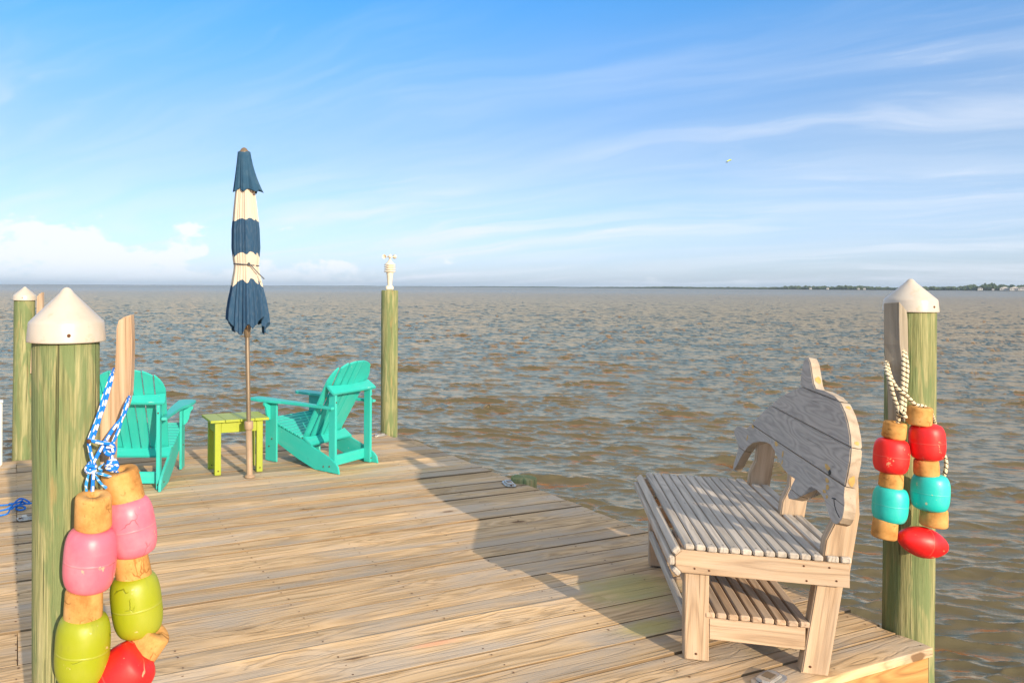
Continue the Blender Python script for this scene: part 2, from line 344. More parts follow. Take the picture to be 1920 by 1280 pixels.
    def tube(s, path, r, n=10, cap=True, closed=False, up=None):
        P = [Vector(p) for p in path]; N = len(P); rr = r if hasattr(r, '__len__') else [r]*N
        vs = []; wc = []; L = 0; nrm = None; z = random.uniform(0, 30)
        for i, p in enumerate(P):
            t = (P[(i+1) % N if closed else min(i+1, N-1)]-P[(i-1) % N if closed else max(i-1, 0)]).normalized()
            if nrm is None: nrm = t.orthogonal().normalized()
            nrm = (nrm-t*nrm.dot(t)).normalized(); bn = t.cross(nrm)
            if i: L += (p-P[i-1]).length
            for j in range(n+1):
                a = 2*PI*j/n; vs.append(p+(nrm*math.cos(a)+bn*math.sin(a))*rr[i]); wc.append((L, j/n, z))
        fs = []; m = n+1
        for i in range(N-1 if not closed else N):
            i2 = (i+1) % N
            for j in range(n): fs.append((i*m+j, i*m+j+1, i2*m+j+1, i2*m+j))
        if cap and not closed:
            for i, sg in ((0, -1), (N-1, 1)):
                c0 = len(vs); vs.append(P[i]); wc.append((i and L or 0, 0, z))
                for j in range(n): fs.append((c0, i*m+j+1, i*m+j) if sg < 0 else (c0, i*m+j, i*m+j+1))
        s.add(vs, fs, wc, smooth=True)
    def lathe(s, prof, o, axis=(0, 0, 1), n=32, wob=None, rn=None, vertical=True, xdir=None):
        """prof = (radius, height) list; wc = (height, arc, 0)"""
        z = Vector(axis).normalized(); x = Vector(xdir).normalized() if xdir else z.orthogonal().normalized(); x = (x-z*x.dot(z)).normalized(); y = z.cross(x); o = Vector(o)
        vs = []; wc = []; w2 = []; o1, o2, o3 = [random.uniform(0, 40) for _ in range(3)]
        hs = [p[1] for p in prof]; h0, h1 = min(hs), max(hs); hm = (h0+h1)/2; hh = max((h1-h0), 1e-6)
        rm = max(p[0] for p in prof)
        for i, (r, h) in enumerate(prof):
            for j in range(n+1):
                a = 2*PI*j/n; q = r*(1+(wob(a, h) if wob else 0))
                vs.append(o+(x*math.cos(a)+y*math.sin(a))*q+z*h)
                wc.append((h+o1, math.cos(a)*rm*.999+o2, math.sin(a)*rm+o3)); w2.append(((h-hm)/hh, a, 0))
        m = n+1; fs = []
        for i in range(len(prof)-1):
            for j in range(n): fs.append((i*m+j, i*m+j+1, (i+1)*m+j+1, (i+1)*m+j))
        s.add(vs, fs, wc, rn, smooth=True, w2=w2)
    def build(s, name, mat, parent=None, loc=None, rotz=None, label=None, angle=40, props=None):
        me = bpy.data.meshes.new(name); o0 = Vector((0, 0, 0))
        if parent is not None and parent.get('_world', 1): o0 = parent_world(parent)
        me.from_pydata([tuple(Vector(v)-o0) for v in s.v], [], s.f)
        for nm, typ, dat in (('wc', 'FLOAT_VECTOR', s.wc), ('wc2', 'FLOAT_VECTOR', s.w2), ('rnd', 'FLOAT', s.rn)):
            at = me.attributes.new(nm, typ, 'POINT'); at.data.foreach_set('vector' if typ != 'FLOAT' else 'value', np.array(dat, dtype=np.float32).ravel())
        bm = bmesh.new(); bm.from_mesh(me); bmesh.ops.remove_doubles(bm, verts=bm.verts, dist=1e-6) if False else None
        bmesh.ops.recalc_face_normals(bm, faces=bm.faces[:]); bm.to_mesh(me); bm.free()
        me.polygons.foreach_set('use_smooth', s.sm)
        me.materials.append(mat); ob = bpy.data.objects.new(name, me); COL.objects.link(ob)
        if parent is not None: ob.parent = parent
        if loc is not None: ob.location = loc
        if rotz is not None: ob.rotation_euler.z = rotz
        if label: ob['label'] = label
        if props:
            for a, b in props.items(): ob[a] = b
        return ob
def parent_world(p):
    o = Vector((0, 0, 0))
    while p is not None: o = o+Vector(p.location); p = p.parent
    return o
def thing(name, label, cat, loc=(0, 0, 0), group=None, kind=None):
    o = bpy.data.objects.new(name, None); COL.objects.link(o); o.location = loc; o.empty_display_size = .1
    o['label'] = label; o['category'] = cat
    if group: o['group'] = group
    if kind: o['kind'] = kind
    return o
def tag(o, label, cat, group=None, kind=None):
    o['label'] = label; o['category'] = cat
    if group: o['group'] = group
    if kind: o['kind'] = kind
    return o
def smoothpath(pts, k_=8, closed=False):
    P = [Vector(p) for p in pts]; n = len(P); out = []
    for i in range(n if closed else n-1):
        p0 = P[(i-1) % n if closed else max(i-1, 0)]; p1 = P[i]; p2 = P[(i+1) % n]; p3 = P[(i+2) % n if closed else min(i+2, n-1)]
        for j in range(k_):
            t = j/k_; out.append(.5*((2*p1)+(p2-p0)*t+(2*p0-5*p1+4*p2-p3)*t*t+(3*p1-p0-3*p2+p3)*t**3))
    if not closed: out.append(P[-1])
    return out
# photograph measurements turned once into metres: a sight line at a known distance
_c, _s = math.cos(R(.30)), math.sin(R(.30))
def at(x, y, dist):
    a, b = x-640, y-536.4; a, b = a*_c+b*_s, -a*_s+b*_c
    return Vector((a/1439*dist, dist, H-b/1439*dist))

# ================================================================ SETTING
WZ = -1.12
def wave_tile(N, L, peak, wdir, seed, spread=2.0):
    r = np.random.RandomState(seed); kx = np.fft.fftfreq(N, L/N)*2*PI; KX, KY = np.meshgrid(kx, kx, indexing='ij')
    K = np.sqrt(KX**2+KY**2); K[0, 0] = 1e-6; kp = 2*PI/peak
    c = (KX*wdir[0]+KY*wdir[1])/K
    Sx = np.exp(-1.25*(kp/K)**2)/K**3.3*np.abs(c)**spread*np.exp(-(K*.02)**2); Sx[0, 0] = 0; Sx *= (.15+.85*(c > 0))
    A = np.sqrt(Sx)*(r.randn(N, N)+1j*r.randn(N, N))
    h = np.fft.ifft2(A); s = np.std(h.real)
    hx = np.fft.ifft2(1j*KX/K*A).real/s; hy = np.fft.ifft2(1j*KY/K*A).real/s
    return h.real/s, hx, hy
def samp(T, L, x, y):
    N = T[0].shape[0]; u = (x/L*N) % N; v = (y/L*N) % N; i = np.floor(u).astype(int) % N; j = np.floor(v).astype(int) % N; a = u-np.floor(u); b = v-np.floor(v); i1 = (i+1) % N; j1 = (j+1) % N
    return [t[i, j]*(1-a)*(1-b)+t[i1, j]*a*(1-b)+t[i, j1]*(1-a)*b+t[i1, j1]*a*b for t in T]
def make_water():
    rad = [1.2]
    while rad[-1] < 14000:
        r = rad[-1]; rad.append(r+max(.028, r*(.0033 if r < 260 else .02)))
    rad = np.array(rad)
    f0, f1 = R(-40), R(52)                       # finely divided in the looked-at sector, coarse behind
    th = np.concatenate([np.linspace(f0, f1, 1080), np.linspace(f1, f0+2*PI, 170)[1:]])
    RR, TT = np.meshgrid(rad, th, indexing='ij'); x = RR*np.sin(TT); y = RR*np.cos(TT)
    T1 = wave_tile(768, 37., 1.55, (-.20, -.98), 3, 9.0); T2 = wave_tile(768, 17.3, .62, (.22, -.97), 8, 6.); T3 = wave_tile(512, 7.7, .36, (-.40, -.9), 21, 3.)
    ca, sa = math.cos(.21), math.sin(.21)
    st_ = lambda h: h+.22*(h*h-1)
    h1, a1, b1 = samp(T1, 37., x, y); h2, a2, b2 = samp(T2, 17.3, x*ca-y*sa, x*sa+y*ca); h3, a3, b3 = samp(T3, 7.7, x*ca+y*sa, y*ca-x*sa)
    G1 = wave_tile(256, 61., 9., (.3, -.95), 31, .3); G2 = wave_tile(256, 23., 3.2, (.1, -.95), 37, .5)
    g1, _, _ = samp(G1, 61., x, y); g2, _, _ = samp(G2, 23., x*ca+y*sa, y*ca-x*sa); gust = np.exp(.16*g1+.22*g2)*.95
    fa = gust/(1+(RR/700.)**3); fb = gust/(1+(RR/190.)**3); fc = 1/(1+(RR/75.)**3)
    z = WZ+.0140*st_(h1)*fa+.0064*st_(h2)*fb+.0022*h3*fc
    X = x+(.018*a1*fa+.007*a2*fb); Y = y+(.018*b1*fa+.007*b2*fb)
    n, m = RR.shape; co = np.stack([X, Y, z], -1).reshape(-1, 3).astype(np.float32)
    ii, jj = np.meshgrid(np.arange(n-1), np.arange(m-1), indexing='ij')
    q = np.stack([ii*m+jj, (ii+1)*m+jj, (ii+1)*m+jj+1, ii*m+jj+1], -1).reshape(-1, 4)
    i = np.arange(n-1); q2 = np.stack([i*m+m-1, (i+1)*m+m-1, (i+1)*m, i*m], -1); q = np.concatenate([q, q2]).astype(np.int32)
    me = bpy.data.meshes.new('water'); me.vertices.add(len(co)); me.vertices.foreach_set('co', co.ravel())
    me.loops.add(q.size); me.loops.foreach_set('vertex_index', q[:, ::-1].ravel()); me.polygons.add(len(q))
    me.polygons.foreach_set('loop_start', np.arange(0, q.size, 4, dtype=np.int32)); me.polygons.foreach_set('loop_total', np.full(len(q), 4, np.int32))
    me.polygons.foreach_set('use_smooth', np.ones(len(q), bool)); me.update(calc_edges=True)
    mt, k = newmat('bay_water')
    P = k.n('ShaderNodeNewGeometry').outputs['Position']
    cam_d_ = k.vm('LENGTH', P, (0, 0, 0), out=1)
    wv = k.n('ShaderNodeVectorRotate', {'Vector': P, 'Angle': .15}, rotation_type='Z_AXIS').outputs[0]
    b1_ = k.noise(k.mul(wv, (2.6, 7.0, 1)), 1.7, 5, .62, .5)
    b2_ = k.noise(k.mul(wv, (.50, 1.25, 1)), 1.2, 6, .66, .5)
    far = k.sm(cam_d_, 25, 320); near = k.sm(cam_d_, 5, 45, 1, .35)
    hgt = k.m('ADD', k.m('MULTIPLY', k.m('MULTIPLY', b1_, near), .008), k.m('MULTIPLY', k.m('MULTIPLY', b2_, far), .26))
    bmp = k.n('ShaderNodeBump', {'Height': hgt, 'Strength': 1., 'Distance': 1.})
    tone = k.noise(k.mul(P, (.012, .03, 1)), 1., 4)
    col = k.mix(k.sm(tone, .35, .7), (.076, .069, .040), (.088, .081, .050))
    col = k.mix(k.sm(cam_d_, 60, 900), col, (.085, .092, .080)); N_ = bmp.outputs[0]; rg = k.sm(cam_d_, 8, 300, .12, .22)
    fr = k.n('ShaderNodeFresnel', {'IOR': 1.34, 'Normal': N_}).outputs[0]; fac = k.m('ADD', .03, k.m('MULTIPLY', k.sm(fr, .03, .32), k.sm(cam_d_, 60, 1200, .84, .60)))
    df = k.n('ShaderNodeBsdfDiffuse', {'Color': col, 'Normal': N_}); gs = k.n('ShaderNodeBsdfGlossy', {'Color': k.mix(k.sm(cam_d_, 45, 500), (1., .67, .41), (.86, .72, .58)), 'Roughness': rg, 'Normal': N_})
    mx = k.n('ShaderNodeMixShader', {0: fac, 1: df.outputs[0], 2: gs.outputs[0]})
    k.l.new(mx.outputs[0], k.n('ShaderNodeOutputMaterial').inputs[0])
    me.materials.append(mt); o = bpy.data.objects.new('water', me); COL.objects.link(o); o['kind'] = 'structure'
    tag(o, 'choppy grey brown bay water reaching the horizon', 'water')
make_water()

# seabed sheet under the water (the ground)
b = MB(); b.add([(-15000, -15000, -4), (15000, -15000, -4), (15000, 15000, -4), (-15000, 15000, -4)], [(0, 1, 2, 3)], [(0, 0, 0)]*4)
g = b.build('seabed', simple('seabed_sand', (.25, .2, .13), .9)); tag(g, 'sandy bay bottom far below the dock', 'seabed', kind='structure')

# far shore: low land, a mass of trees and a few houses
def make_shore():
    # (azimuth tangent, distance, tree height) from the left horizon to the right
    prof = [(-.55, 7600, 6), (-.2, 7600, 8), (.05, 7400, 10), (.18, 5600, 11), (.28, 4200, 10), (.40, 3000, 10), (.52, 2300, 11), (.60, 1950, 13), (.66, 1820, 15), (.72, 1750, 14.5), (.78, 1680, 14), (.82, 1600, 17), (.88, 1500, 22), (.95, 1450, 24), (1.2, 1400, 24), (1.5, 1400, 22)]
    xs = np.array([p[0] for p in prof]); ds = np.array([p[1] for p in prof]); hs = np.array([p[2] for p in prof])*.56
    land = MB(); vs = []; t = np.linspace(-.55, 1.5, 240)
    for tt in t:
        dd = np.interp(tt, xs, ds); p = Vector((tt*dd, dd, WZ)); q = p*1.0; nrm = Vector((tt, 1, 0)).normalized()
        w = 25+10*math.sin(tt*40)
        vs += [p+Vector((0, 0, -1)), p+nrm*6+Vector((0, 0, 1.0)), p+nrm*300+Vector((0, 0, 2.2)), p+nrm*2500+Vector((0, 0, 2))]
    fs = [(i*4+j, i*4+j+1, (i+1)*4+j+1, (i+1)*4+j) for i in range(len(t)-1) for j in range(3)]
    land.add(vs, fs, [(0, 0, 0)]*len(vs)); o = land.build('shoreline', simple('shore_ground', (.13, .13, .08), .9, 0, .4, .02)); tag(o, 'low sandy far shore along the horizon', 'shore', kind='structure')
    # wooded belt: thousands of leaf clumps over trunks, read as one mass from here
    V_, F_ = [], []
    def blob(c, r, h):
        o0 = len(V_); n = 5
        ph = random.uniform(0, 6)
        V_.append((c[0], c[1], c[2]+h*random.uniform(.9, 1.1)))
        for lv, (rr, hh) in enumerate(((.62, .80), (1., .45), (.75, .12))):
            for j in range(n):
                a = ph+2*PI*j/n+lv*.5; q = r*rr*random.uniform(.75, 1.25); V_.append((c[0]+math.cos(a)*q, c[1]+math.sin(a)*q, c[2]+h*hh*random.uniform(.88, 1.12)))
        V_.append((c[0], c[1], c[2]))
        for j in range(n): F_.append((o0, o0+1+j, o0+1+(j+1) % n))
        for lv in range(2):
            for j in range(n): a_ = o0+1+lv*n; F_.append((a_+j, a_+n+j, a_+n+(j+1) % n, a_+(j+1) % n))
        for j in range(n): F_.append((len(V_)-1, o0+1+2*n+(j+1) % n, o0+1+2*n+j))
    tt = -.55
    while tt < 1.3:
        dd = np.interp(tt, xs, ds); hh = np.interp(tt, xs, hs)
        grow = 1+.16*math.sin(tt*31+1)+.12*math.sin(tt*77)
        for row in range(3):
            for q in range(2):
                t2 = tt+random.uniform(-.5, .5)*11/dd; d2 = dd+8+row*22+random.uniform(-6, 6); r = random.uniform(3.6, 8.)
                blob((t2*d2, d2, WZ+1), r, hh*grow*random.uniform(.55, .95)*(1+.12*row))
        tt += 9.5/dd
    me = bpy.data.meshes.new('far_woods'); me.from_pydata(V_, [], F_)
    mt, k = newmat('far_foliage'); P = k.n('ShaderNodeNewGeometry').outputs['Position']
    n = k.noise(P, .07, 4, .6); c = k.ramp(n, [(.3, (.035, .058, .030)), (.5, (.055, .085, .040)), (.7, (.085, .115, .055))]); finish(k, c, .9, k.noise(P, .5, 4), .6, 1.2, spec=.1)
    me.materials.append(mt); o = bpy.data.objects.new('far_woods', me); COL.objects.link(o); tag(o, 'dark green belt of trees along the far shore', 'woods', kind='stuff')
    # houses on the shore
    hl = [(1838, 8, 'low pale house at the water just left of the last shore houses'), (1862, 3.6, 'narrow white boathouse between the far shore houses'), (1884, 15, 'wide white gabled house on the far shore near the right picture edge'), (1903, 15, 'long tan roofed house beside the white gabled one on the shore'), (1918, 14, 'rightmost house on the far shore cut by the picture edge'), (1610, 4, 'tiny white house at the far shore right of the two pale ones'),
          (1621, 4.5, 'tiny cream house on the far shore just left of the right piling'), (1676+90, 0, ''), (1520, 5, 'tiny pale house farthest left among the shore houses'), (1552, 5, 'tiny flat white house between two others on the far shore')]
    for px, w, lab in hl:
        if not w: continue
        t_ = (px-640)/1439; dd = float(np.interp(t_, xs, ds))-6; c0 = Vector((t_*dd, dd, WZ+.9)); e = thing('shore_house', lab, 'house', c0, 'houses on the far shore')
        ang = math.atan(t_); ax = Vector((math.cos(ang), -math.sin(ang), 0)); ay = Vector((math.sin(ang), math.cos(ang), 0)); hh = 4.2 if w > 6 else 3.2; dp = w*.7
        m1 = MB(); m1.box(c0+V(0, 0, hh/2), (w, dp, hh), (ax, ay, (0, 0, 1)), .02); m1.build('wall', M['house'], e)
        m2 = MB(); rh = w*.22
        m2.prism([(-w*.56, 0), (w*.56, 0), (w*.1, rh), (-w*.1, rh)], c0+V(0, 0, hh+.02), ax, (0, 0, 1), -dp*.6, dp*.6, bevel=0); m2.build('roof', M['roofm'] if w < 14.5 else M['house'], e)
        for i in range(max(1, int(w/4))):
            m3 = MB(); m3.box(c0+ax*(-w/2+w*(i+.5)/max(1, int(w/4)))-ay*(dp/2+.05)+V(0, 0, hh*.55), (1.4, .1, 1.4), (ax, ay, (0, 0, 1)), .01); m3.build('window', M['navy'], e)
make_shore()

# ------------------------------------------------------------------- dock
C0 = Vector((2.609, 3.335, 0)); DA = R(23.0)
DU = Vector((math.cos(DA), math.sin(DA), 0)); DV = Vector((-math.sin(DA), math.cos(DA), 0))
def UV(u, v, z=0): return C0+DU*u+DV*v+Vector((0, 0, z))
PILES = {'right': (2.60, 3.51, .0955, 1.459), 'left': (-.863, 2.43, .101, 1.384), 'farleft': (-2.865, 6.92, .089, 1.42), 'corner': (.512, 8.12, .0875, 1.50)}
dock = thing('dock', 'sun bleached wooden dock platform with long planks over the water', 'dock', C0)
def make_deck():
    joints = [0, .150, .238, .388, .545, .705, .868]
    while joints[-1] < 5.25: joints.append(joints[-1]+.1585)
    UL = -6.2
    mb = MB(); nails = MB()
    def plank(u0, u1, v0, v1, notch=None, rn=None, dz=0., th=.036):
        gap = random.uniform(.0014, .0032); a, b_ = v0+gap, v1-gap; w = b_-a; cup = random.uniform(.0005, .0045); tilt = random.uniform(-.0028, .0028); rb = .003
        prof = [(0, -th), (0, -rb), (rb*.3, -rb*.3), (rb, 0)]
        K = 7
        for i in range(1, K): prof.append((rb+(w-2*rb)*i/K, 0))
        prof += [(w-rb, 0), (w-rb*.3, -rb*.3), (w, -rb), (w, -th)]
        nseg = max(2, int((u1-u0)/.35)); ph = random.uniform(0, 6); off = (random.uniform(0, 60), random.uniform(0, 60), random.uniform(0, 60)); n = len(prof)
        vs = []; wc = []
        for s_ in range(nseg+1):
            u = u0+(u1-u0)*s_/nseg
            bow = .0012*math.sin(u*1.9+ph); lat = .0012*math.sin(u*1.1+ph*2)
            for (pv, pz) in prof:
                zz = pz
                if pz > -th: zz += cup*((2*pv/w-1)**2)*(1 if ph > 2 else -1)+tilt*(2*pv/w-1)+bow+dz
                vs.append((u, a+pv+lat, zz)); wc.append((u+off[0], pv+off[1], pz+off[2]))
        fs = [(s_*n+i, s_*n+i+1, (s_+1)*n+i+1, (s_+1)*n+i) for s_ in range(nseg) for i in range(n-1)]
        fs += [(s_*n+n-1, s_*n, (s_+1)*n, (s_+1)*n+n-1) for s_ in range(nseg)]
        fs += [tuple(range(n))[::-1], tuple(nseg*n+i for i in range(n))]
        mb.add(vs, fs, wc, rn)
    def along(u0, u1, v0, v1, dz=0, rn=None):
        """one course of planks, with notches where a piling passes through"""
        cuts = []
        for nm, (px, py, pr, _) in PILES.items():
            q = Vector((px, py, 0))-C0; pu, pv = q.dot(DU), q.dot(DV); rr = pr+.012
            if v0 < pv+rr*.8 and v1 > pv-rr*.8 and u0 < pu < u1+.12:
                dv = max(0, max(v0-pv, pv-v1)); hw = math.sqrt(max(rr*rr-dv*dv, .0001)); cuts.append((pu-hw, pu+hw))
        cuts.sort(); s0 = u0; r = random.random() if rn is None else rn
        for c_, e_ in cuts:
            if c_ > s0+.02: plank(s0, min(c_, u1), v0, v1, rn=r, dz=dz)
            s0 = e_
        if s0 < u1-.02: plank(s0, u1, v0, v1, rn=r, dz=dz)
    joists = [-.08, -.62, -1.23, -1.85, -2.46, -3.08, -3.69, -4.3, -4.9, -5.5]
    for i in range(len(joints)-1):
        v0, v1 = joints[i], joints[i+1]; r = random.random(); jt = random.choice([None, None, -3.69]) if v0 > .3 else None
        end = random.uniform(-.006, .008) if i else .022; dz = random.uniform(-.0018, .0018)
        if jt: along(UL, jt-.002, v0, v1, dz); along(jt+.002, end, v0, v1, dz, r)
        else: along(UL, end, v0, v1, dz, r)
        for ju in joists:
            for f in (.22, .78):
                vv = v0+(v1-v0)*f+random.uniform(-.008, .008); uu = ju+random.uniform(-.008, .008)
                rr = random.uniform(.0034, .0052); nn = 7
                nails.add([(uu+rr*(1.5 if random.random() < .3 else 1)*math.cos(2*PI*q/nn), vv+rr*math.sin(2*PI*q/nn), .0035) for q in range(nn)], [tuple(range(nn))], [(uu, vv, 0)]*nn)
    # walkway back toward land, the same planks carried on (behind and under the viewer)
    v = -.004
    while v > -7: along(UL, -3.30, v-.1585, v, 0); v -= .1585
    nails.__dict__['v'] = nails.v
    o = mb.build('deck_boards', M['deck'], None, rotz=0); o.data.materials.append(M['deckedge'])
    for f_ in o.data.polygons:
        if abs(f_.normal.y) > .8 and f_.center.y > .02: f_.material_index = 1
    o.parent = dock; o.rotation_euler.z = DA
    n_ = nails.build('nails', M['nail'], None); n_.parent = dock; n_.rotation_euler.z = DA; n_['kind'] = 'stuff'
    for nm, c, sz, gr in (('rim_joist', (-3.1, .035, -.165), (6.1, .04, .24), 0), ('rim_joist', (-.045, 2.68, -.165), (.04, 5.2, .24), 1), ('rim_joist', (-3.1, 5.24, -.165), (6.1, .04, .24), 0)):
        q = MB(); q.box(c, sz, None, .004, gr); r_ = q.build(nm, M['joist'], None); r_.parent = dock; r_.rotation_euler.z = DA
    for ju in joists[1:]:
        q = MB(); q.box((ju, 2.65, -.14), (.038, 5.1, .19), None, .004, 1); r_ = q.build('joist', M['joist'], None); r_.parent = dock; r_.rotation_euler.z = DA
make_deck()

# ---------------------------------------------------------------- pilings
def cap_profile(r, rim, cone):
    pr = [(r*1.0, -.001), (r*1.045, 0), (r*1.045, .004), (r*1.0, rim*.9), (r*.985, rim)]
    for i in range(1, 10):
        t = i/10; pr.append((r*(.985*(1-t)+.0*t)+.0, rim+cone*t))
    pr += [(r*.10, rim+cone*.925), (r*.055, rim+cone*.955), (r*.001, rim+cone*.965)]
    pr = [p for i, p in enumerate(pr) if i < 5 or p[0] < r*.985]
    pr[-4] = (r*.145, rim+cone*.875)
    return pr
def piling(key, label, capr=None, rim=.06, cone=.1, lean=(0, 0), bolt=None):
    x, y, r, top = PILES[key]; e = thing('piling', label, 'piling', (x, y, 0))
    sd = random.uniform(0, 9)
    def wob(a, h): return .012*math.sin(3*a+h*2+sd)+.008*math.sin(7*a-h*3+sd*2)+.006*math.sin(h*9+a)
    m = MB(); n = 24; pr = [(r*1.03, -2.6+(top+2.6)*i/n) for i in range(n+1)]
    pr = [(r*(1.04-.03*(h+2.6)/4), h) for _, h in pr]+[(r*.97, top+.006), (r*.9, top+.01), (.001, top+.012)]
    ax = (lean[0], lean[1], 1); m.lathe(pr, (x, y, 0), ax, 48, wob); m.build('shaft', M['pile'], e)
    if capr:
        m = MB(); m.lathe(cap_profile(capr, rim, cone), (x+lean[0]*top, y+lean[1]*top, top-.012), ax, 56); cp = m.build('cap', M['cap'], e)
        if bolt is not None:
            q = Vector((x+math.sin(bolt)*capr*1.02, y-math.cos(bolt)*capr*1.02, top+.012)); m = MB(); m.lathe([(.0001, .004), (.004, .004), (.0055, .002), (.006, -.004)], q, (math.sin(bolt), -math.cos(bolt), 0), 12); m.build('screw', M['nail'], cp)
    return e
piling('left', 'thick green stained piling with white cone cap closest to the viewer, at left', .115, .062, .112, (-.004, 0), .35)
piling('right', 'green stained piling with white cone cap beside the dolphin bench', .1015, .056, .098, (.002, 0), .35)
piling('farleft', 'slim distant piling with white cone cap at the far left dock edge', .100, .045, .080, (.008, 0), .3)
piling('corner', 'bare topped piling at the far dock corner carrying a weather sensor')

# short sawn off piling just outside the dock edge
x, y = UV(.04, 3.02).xy; e = thing('piling', 'sawn off piling stub flush with the dock edge next to a cleat', 'piling', (x, y, 0))
m = MB(); m.lathe([(.105, -2.6), (.1, -.02), (.1, .028), (.094, .034), (.001, .036)], (x, y, 0), (0, 0, 1), 36); m.build('shaft', M['pile'], e)
for u_, v_, lab in ((-1.4, 5.16, ''), ):
    pass
for i, (u_, v_) in enumerate([(-2.9, .12), (-.12, 1.6)]):   # bearing piles under the platform
    p = UV(u_, v_); e = thing('piling', ['support piling hidden beneath the front dock rim', 'support piling hidden beneath the bench side of the dock'][i], 'piling', (p.x, p.y, 0)); m = MB(); m.lathe([(.1, -2.6), (.1, -.27), (.001, -.268)], (p.x, p.y, 0), (0, 0, 1), 20); m.build('shaft', M['pile'], e)

# ----------------------------------------------------------------- cleats
def cleat(u, v, rot, label):
    p = UV(u, v, .004); e = thing('dock_cleat', label, 'cleat', p, 'metal dock cleats'); a = DA+rot
    ax = Vector((math.cos(a), math.sin(a), 0)); ay = Vector((-math.sin(a), math.cos(a), 0))
    m = MB(); m.prism([(-.085, -.03), (-.055, -.045), (.055, -.045), (.085, -.03), (.085, .03), (.055, .045), (-.055, .045), (-.085, .03)], p, ax, ay, 0, .006, bevel=.002); m.build('base_plate', M['galv'], e)
    m = MB(); m.prism([(-.05, -.028), (.05, -.028), (.062, 0), (.05, .028), (-.05, .028), (-.062, 0)], p+V(0, 0, .006), ax, ay, 0, .014, bevel=.003); h_ = m.build('horn', M['galv'], e)
    m = MB(); m.box(p+V(0, 0, .0215), (.05, .036, .003), (ax, ay, (0, 0, 1)), .001); m.build('recess', M['bronze'], h_)
    for s_ in (-1, 1):
        m = MB(); m.lathe([(.009, 0), (.009, .004), (.005, .007), (.0001, .0075)], p+ax*.07*s_+V(0, 0, .006), (0, 0, 1), 10); m.build('bolt', M['nail'], e)
    return e
cleat(-.13, 2.98, 1.2, 'white metal cleat halfway along the right dock edge by the sawn off piling')
cleat(-.22, 5.12, .2, 'small metal cleat in the far dock corner before the sensor piling')
cleat(-.96, .075, .25, 'galvanised cleat on the nearest plank before the bench legs')
q = at(58, 975, 5.09)-C0; cleat(q.dot(DU), q.dot(DV), .2, 'metal cleat left of the nearest piling below the blue rope')

# ----------------------------------------------------- horns on the pilings
def horn(name, label, mat, poly, depth, thick, z=0, cat='mooring horn'):
    pts = [at(px, py, depth) for px, py in poly]; c = pts[0]; b0 = Vector((sum(p.x for p in pts)/len(pts), depth, min(p.z for p in pts)))
    e = MB(); e.prism([(p.x-b0.x, p.z-b0.z) for p in pts], b0, (1, 0, 0), (0, 0, 1), -thick, 0, grain=(0, 1), bevel=.004)
    o = e.build(name, mat); me = o.data; me.transform(Matrix.Translation(-b0)); o.location = b0; tag(o, label, cat, 'wooden mooring horns on the pilings'); return o
horn('mooring_horn', 'pale wooden horn board on the nearest piling with blue rope hung over it', M['horn'],
     [(245, 590), (233, 594), (222, 601), (218, 615), (217, 650), (215, 695), (205, 725), (193, 760), (187, 800), (186, 850), (186, 905), (208, 905), (212, 870), (214, 812), (228, 785), (239, 758), (244, 735), (246, 690), (247, 640)], 2.47, .045)
horn('mooring_horn', 'slim pale horn board beside the distant left piling', M['horn'], [(79, 548), (73, 551), (69, 556), (68, 590), (66, 620), (59, 640), (56, 700), (63, 700), (68, 655), (76, 620), (79, 590)], 6.85, .05)
# right one: bent board, broad grey face to the left, lit narrow edge to the right
p0 = Vector((2.60, 3.51, 0)); hx = Vector((.80, -.60, 0)); hn = Vector((.60, .80, 0))     # broad face normal = -hn... seen from the left
def bent(path, w, t, ax, an):
    m = MB(); vs = []; wc = []; L = 0
    for i, p in enumerate(path):
        p = Vector(p); L += (p-Vector(path[i-1])).length if i else 0
        for (a, b_) in ((-w/2, -t/2), (w/2, -t/2), (w/2, t/2), (-w/2, t/2)): vs.append(p+ax*a+an*b_); wc.append((L+5, a+3, b_+1))
    n = len(path); fs = [(i*4+j, i*4+(j+1) % 4, (i+1)*4+(j+1) % 4, (i+1)*4+j) for i in range(n-1) for j in range(4)]+[(3, 2, 1, 0), tuple(n*4-4+j for j in range(4))]
    m.add(vs, fs, wc); return m
ax = Vector((.93, -.36, 0)).normalized(); an = Vector((.36, .93, 0)).normalized()
HD = 3.34
pth = [at(1680, 568, HD), at(1680, 648, HD), at(1684, 690, HD+.01), at(1690, 730, HD+.02), at(1691, 800, HD+.03)]
vs_ = MB()
def bent2():
    m = MB(); vs = []; wc = []; L = 0; prev = None
    rows = [(568, 1657, 1687, 1700), (600, 1657, 1687, 1702), (645, 1657, 1688, 1703), (700, 1661, 1695, 1704), (735, 1664, 1690, 1702), (790, 1665, 1689, 1698)]
    for (yy, xl, xm, xr) in rows:
        a = at(xl, yy, 3.40); b_ = at(xm, yy-(2 if yy < 600 else 0), 3.34); c = at(xr, yy+(14 if yy < 600 else 0), 3.43); d_ = a+(c-b_)
        zz = a.z; L = 1.5-zz
        for j, q in enumerate((a, b_, c, d_)): vs.append(Vector((q.x, q.y, q.z))); wc.append((L+5, j*.05+3, 1+j*.02))
    n = len(rows); fs = [(i*4+j, i*4+(j+1) % 4, (i+1)*4+(j+1) % 4, (i+1)*4+j) for i in range(n-1) for j in range(4)]+[(3, 2, 1, 0), tuple(n*4-4+j for j in range(4))]
    m.add(vs, fs, wc); return m
o = bent2().build('mooring_horn', M['horngrey']); b0 = at(1690, 790, 3.40); o.data.transform(Matrix.Translation(-b0)); o.location = b0
bv = o.modifiers.new('bevel', 'BEVEL'); bv.width = .003; bv.segments = 2; bv.limit_method = 'ANGLE'
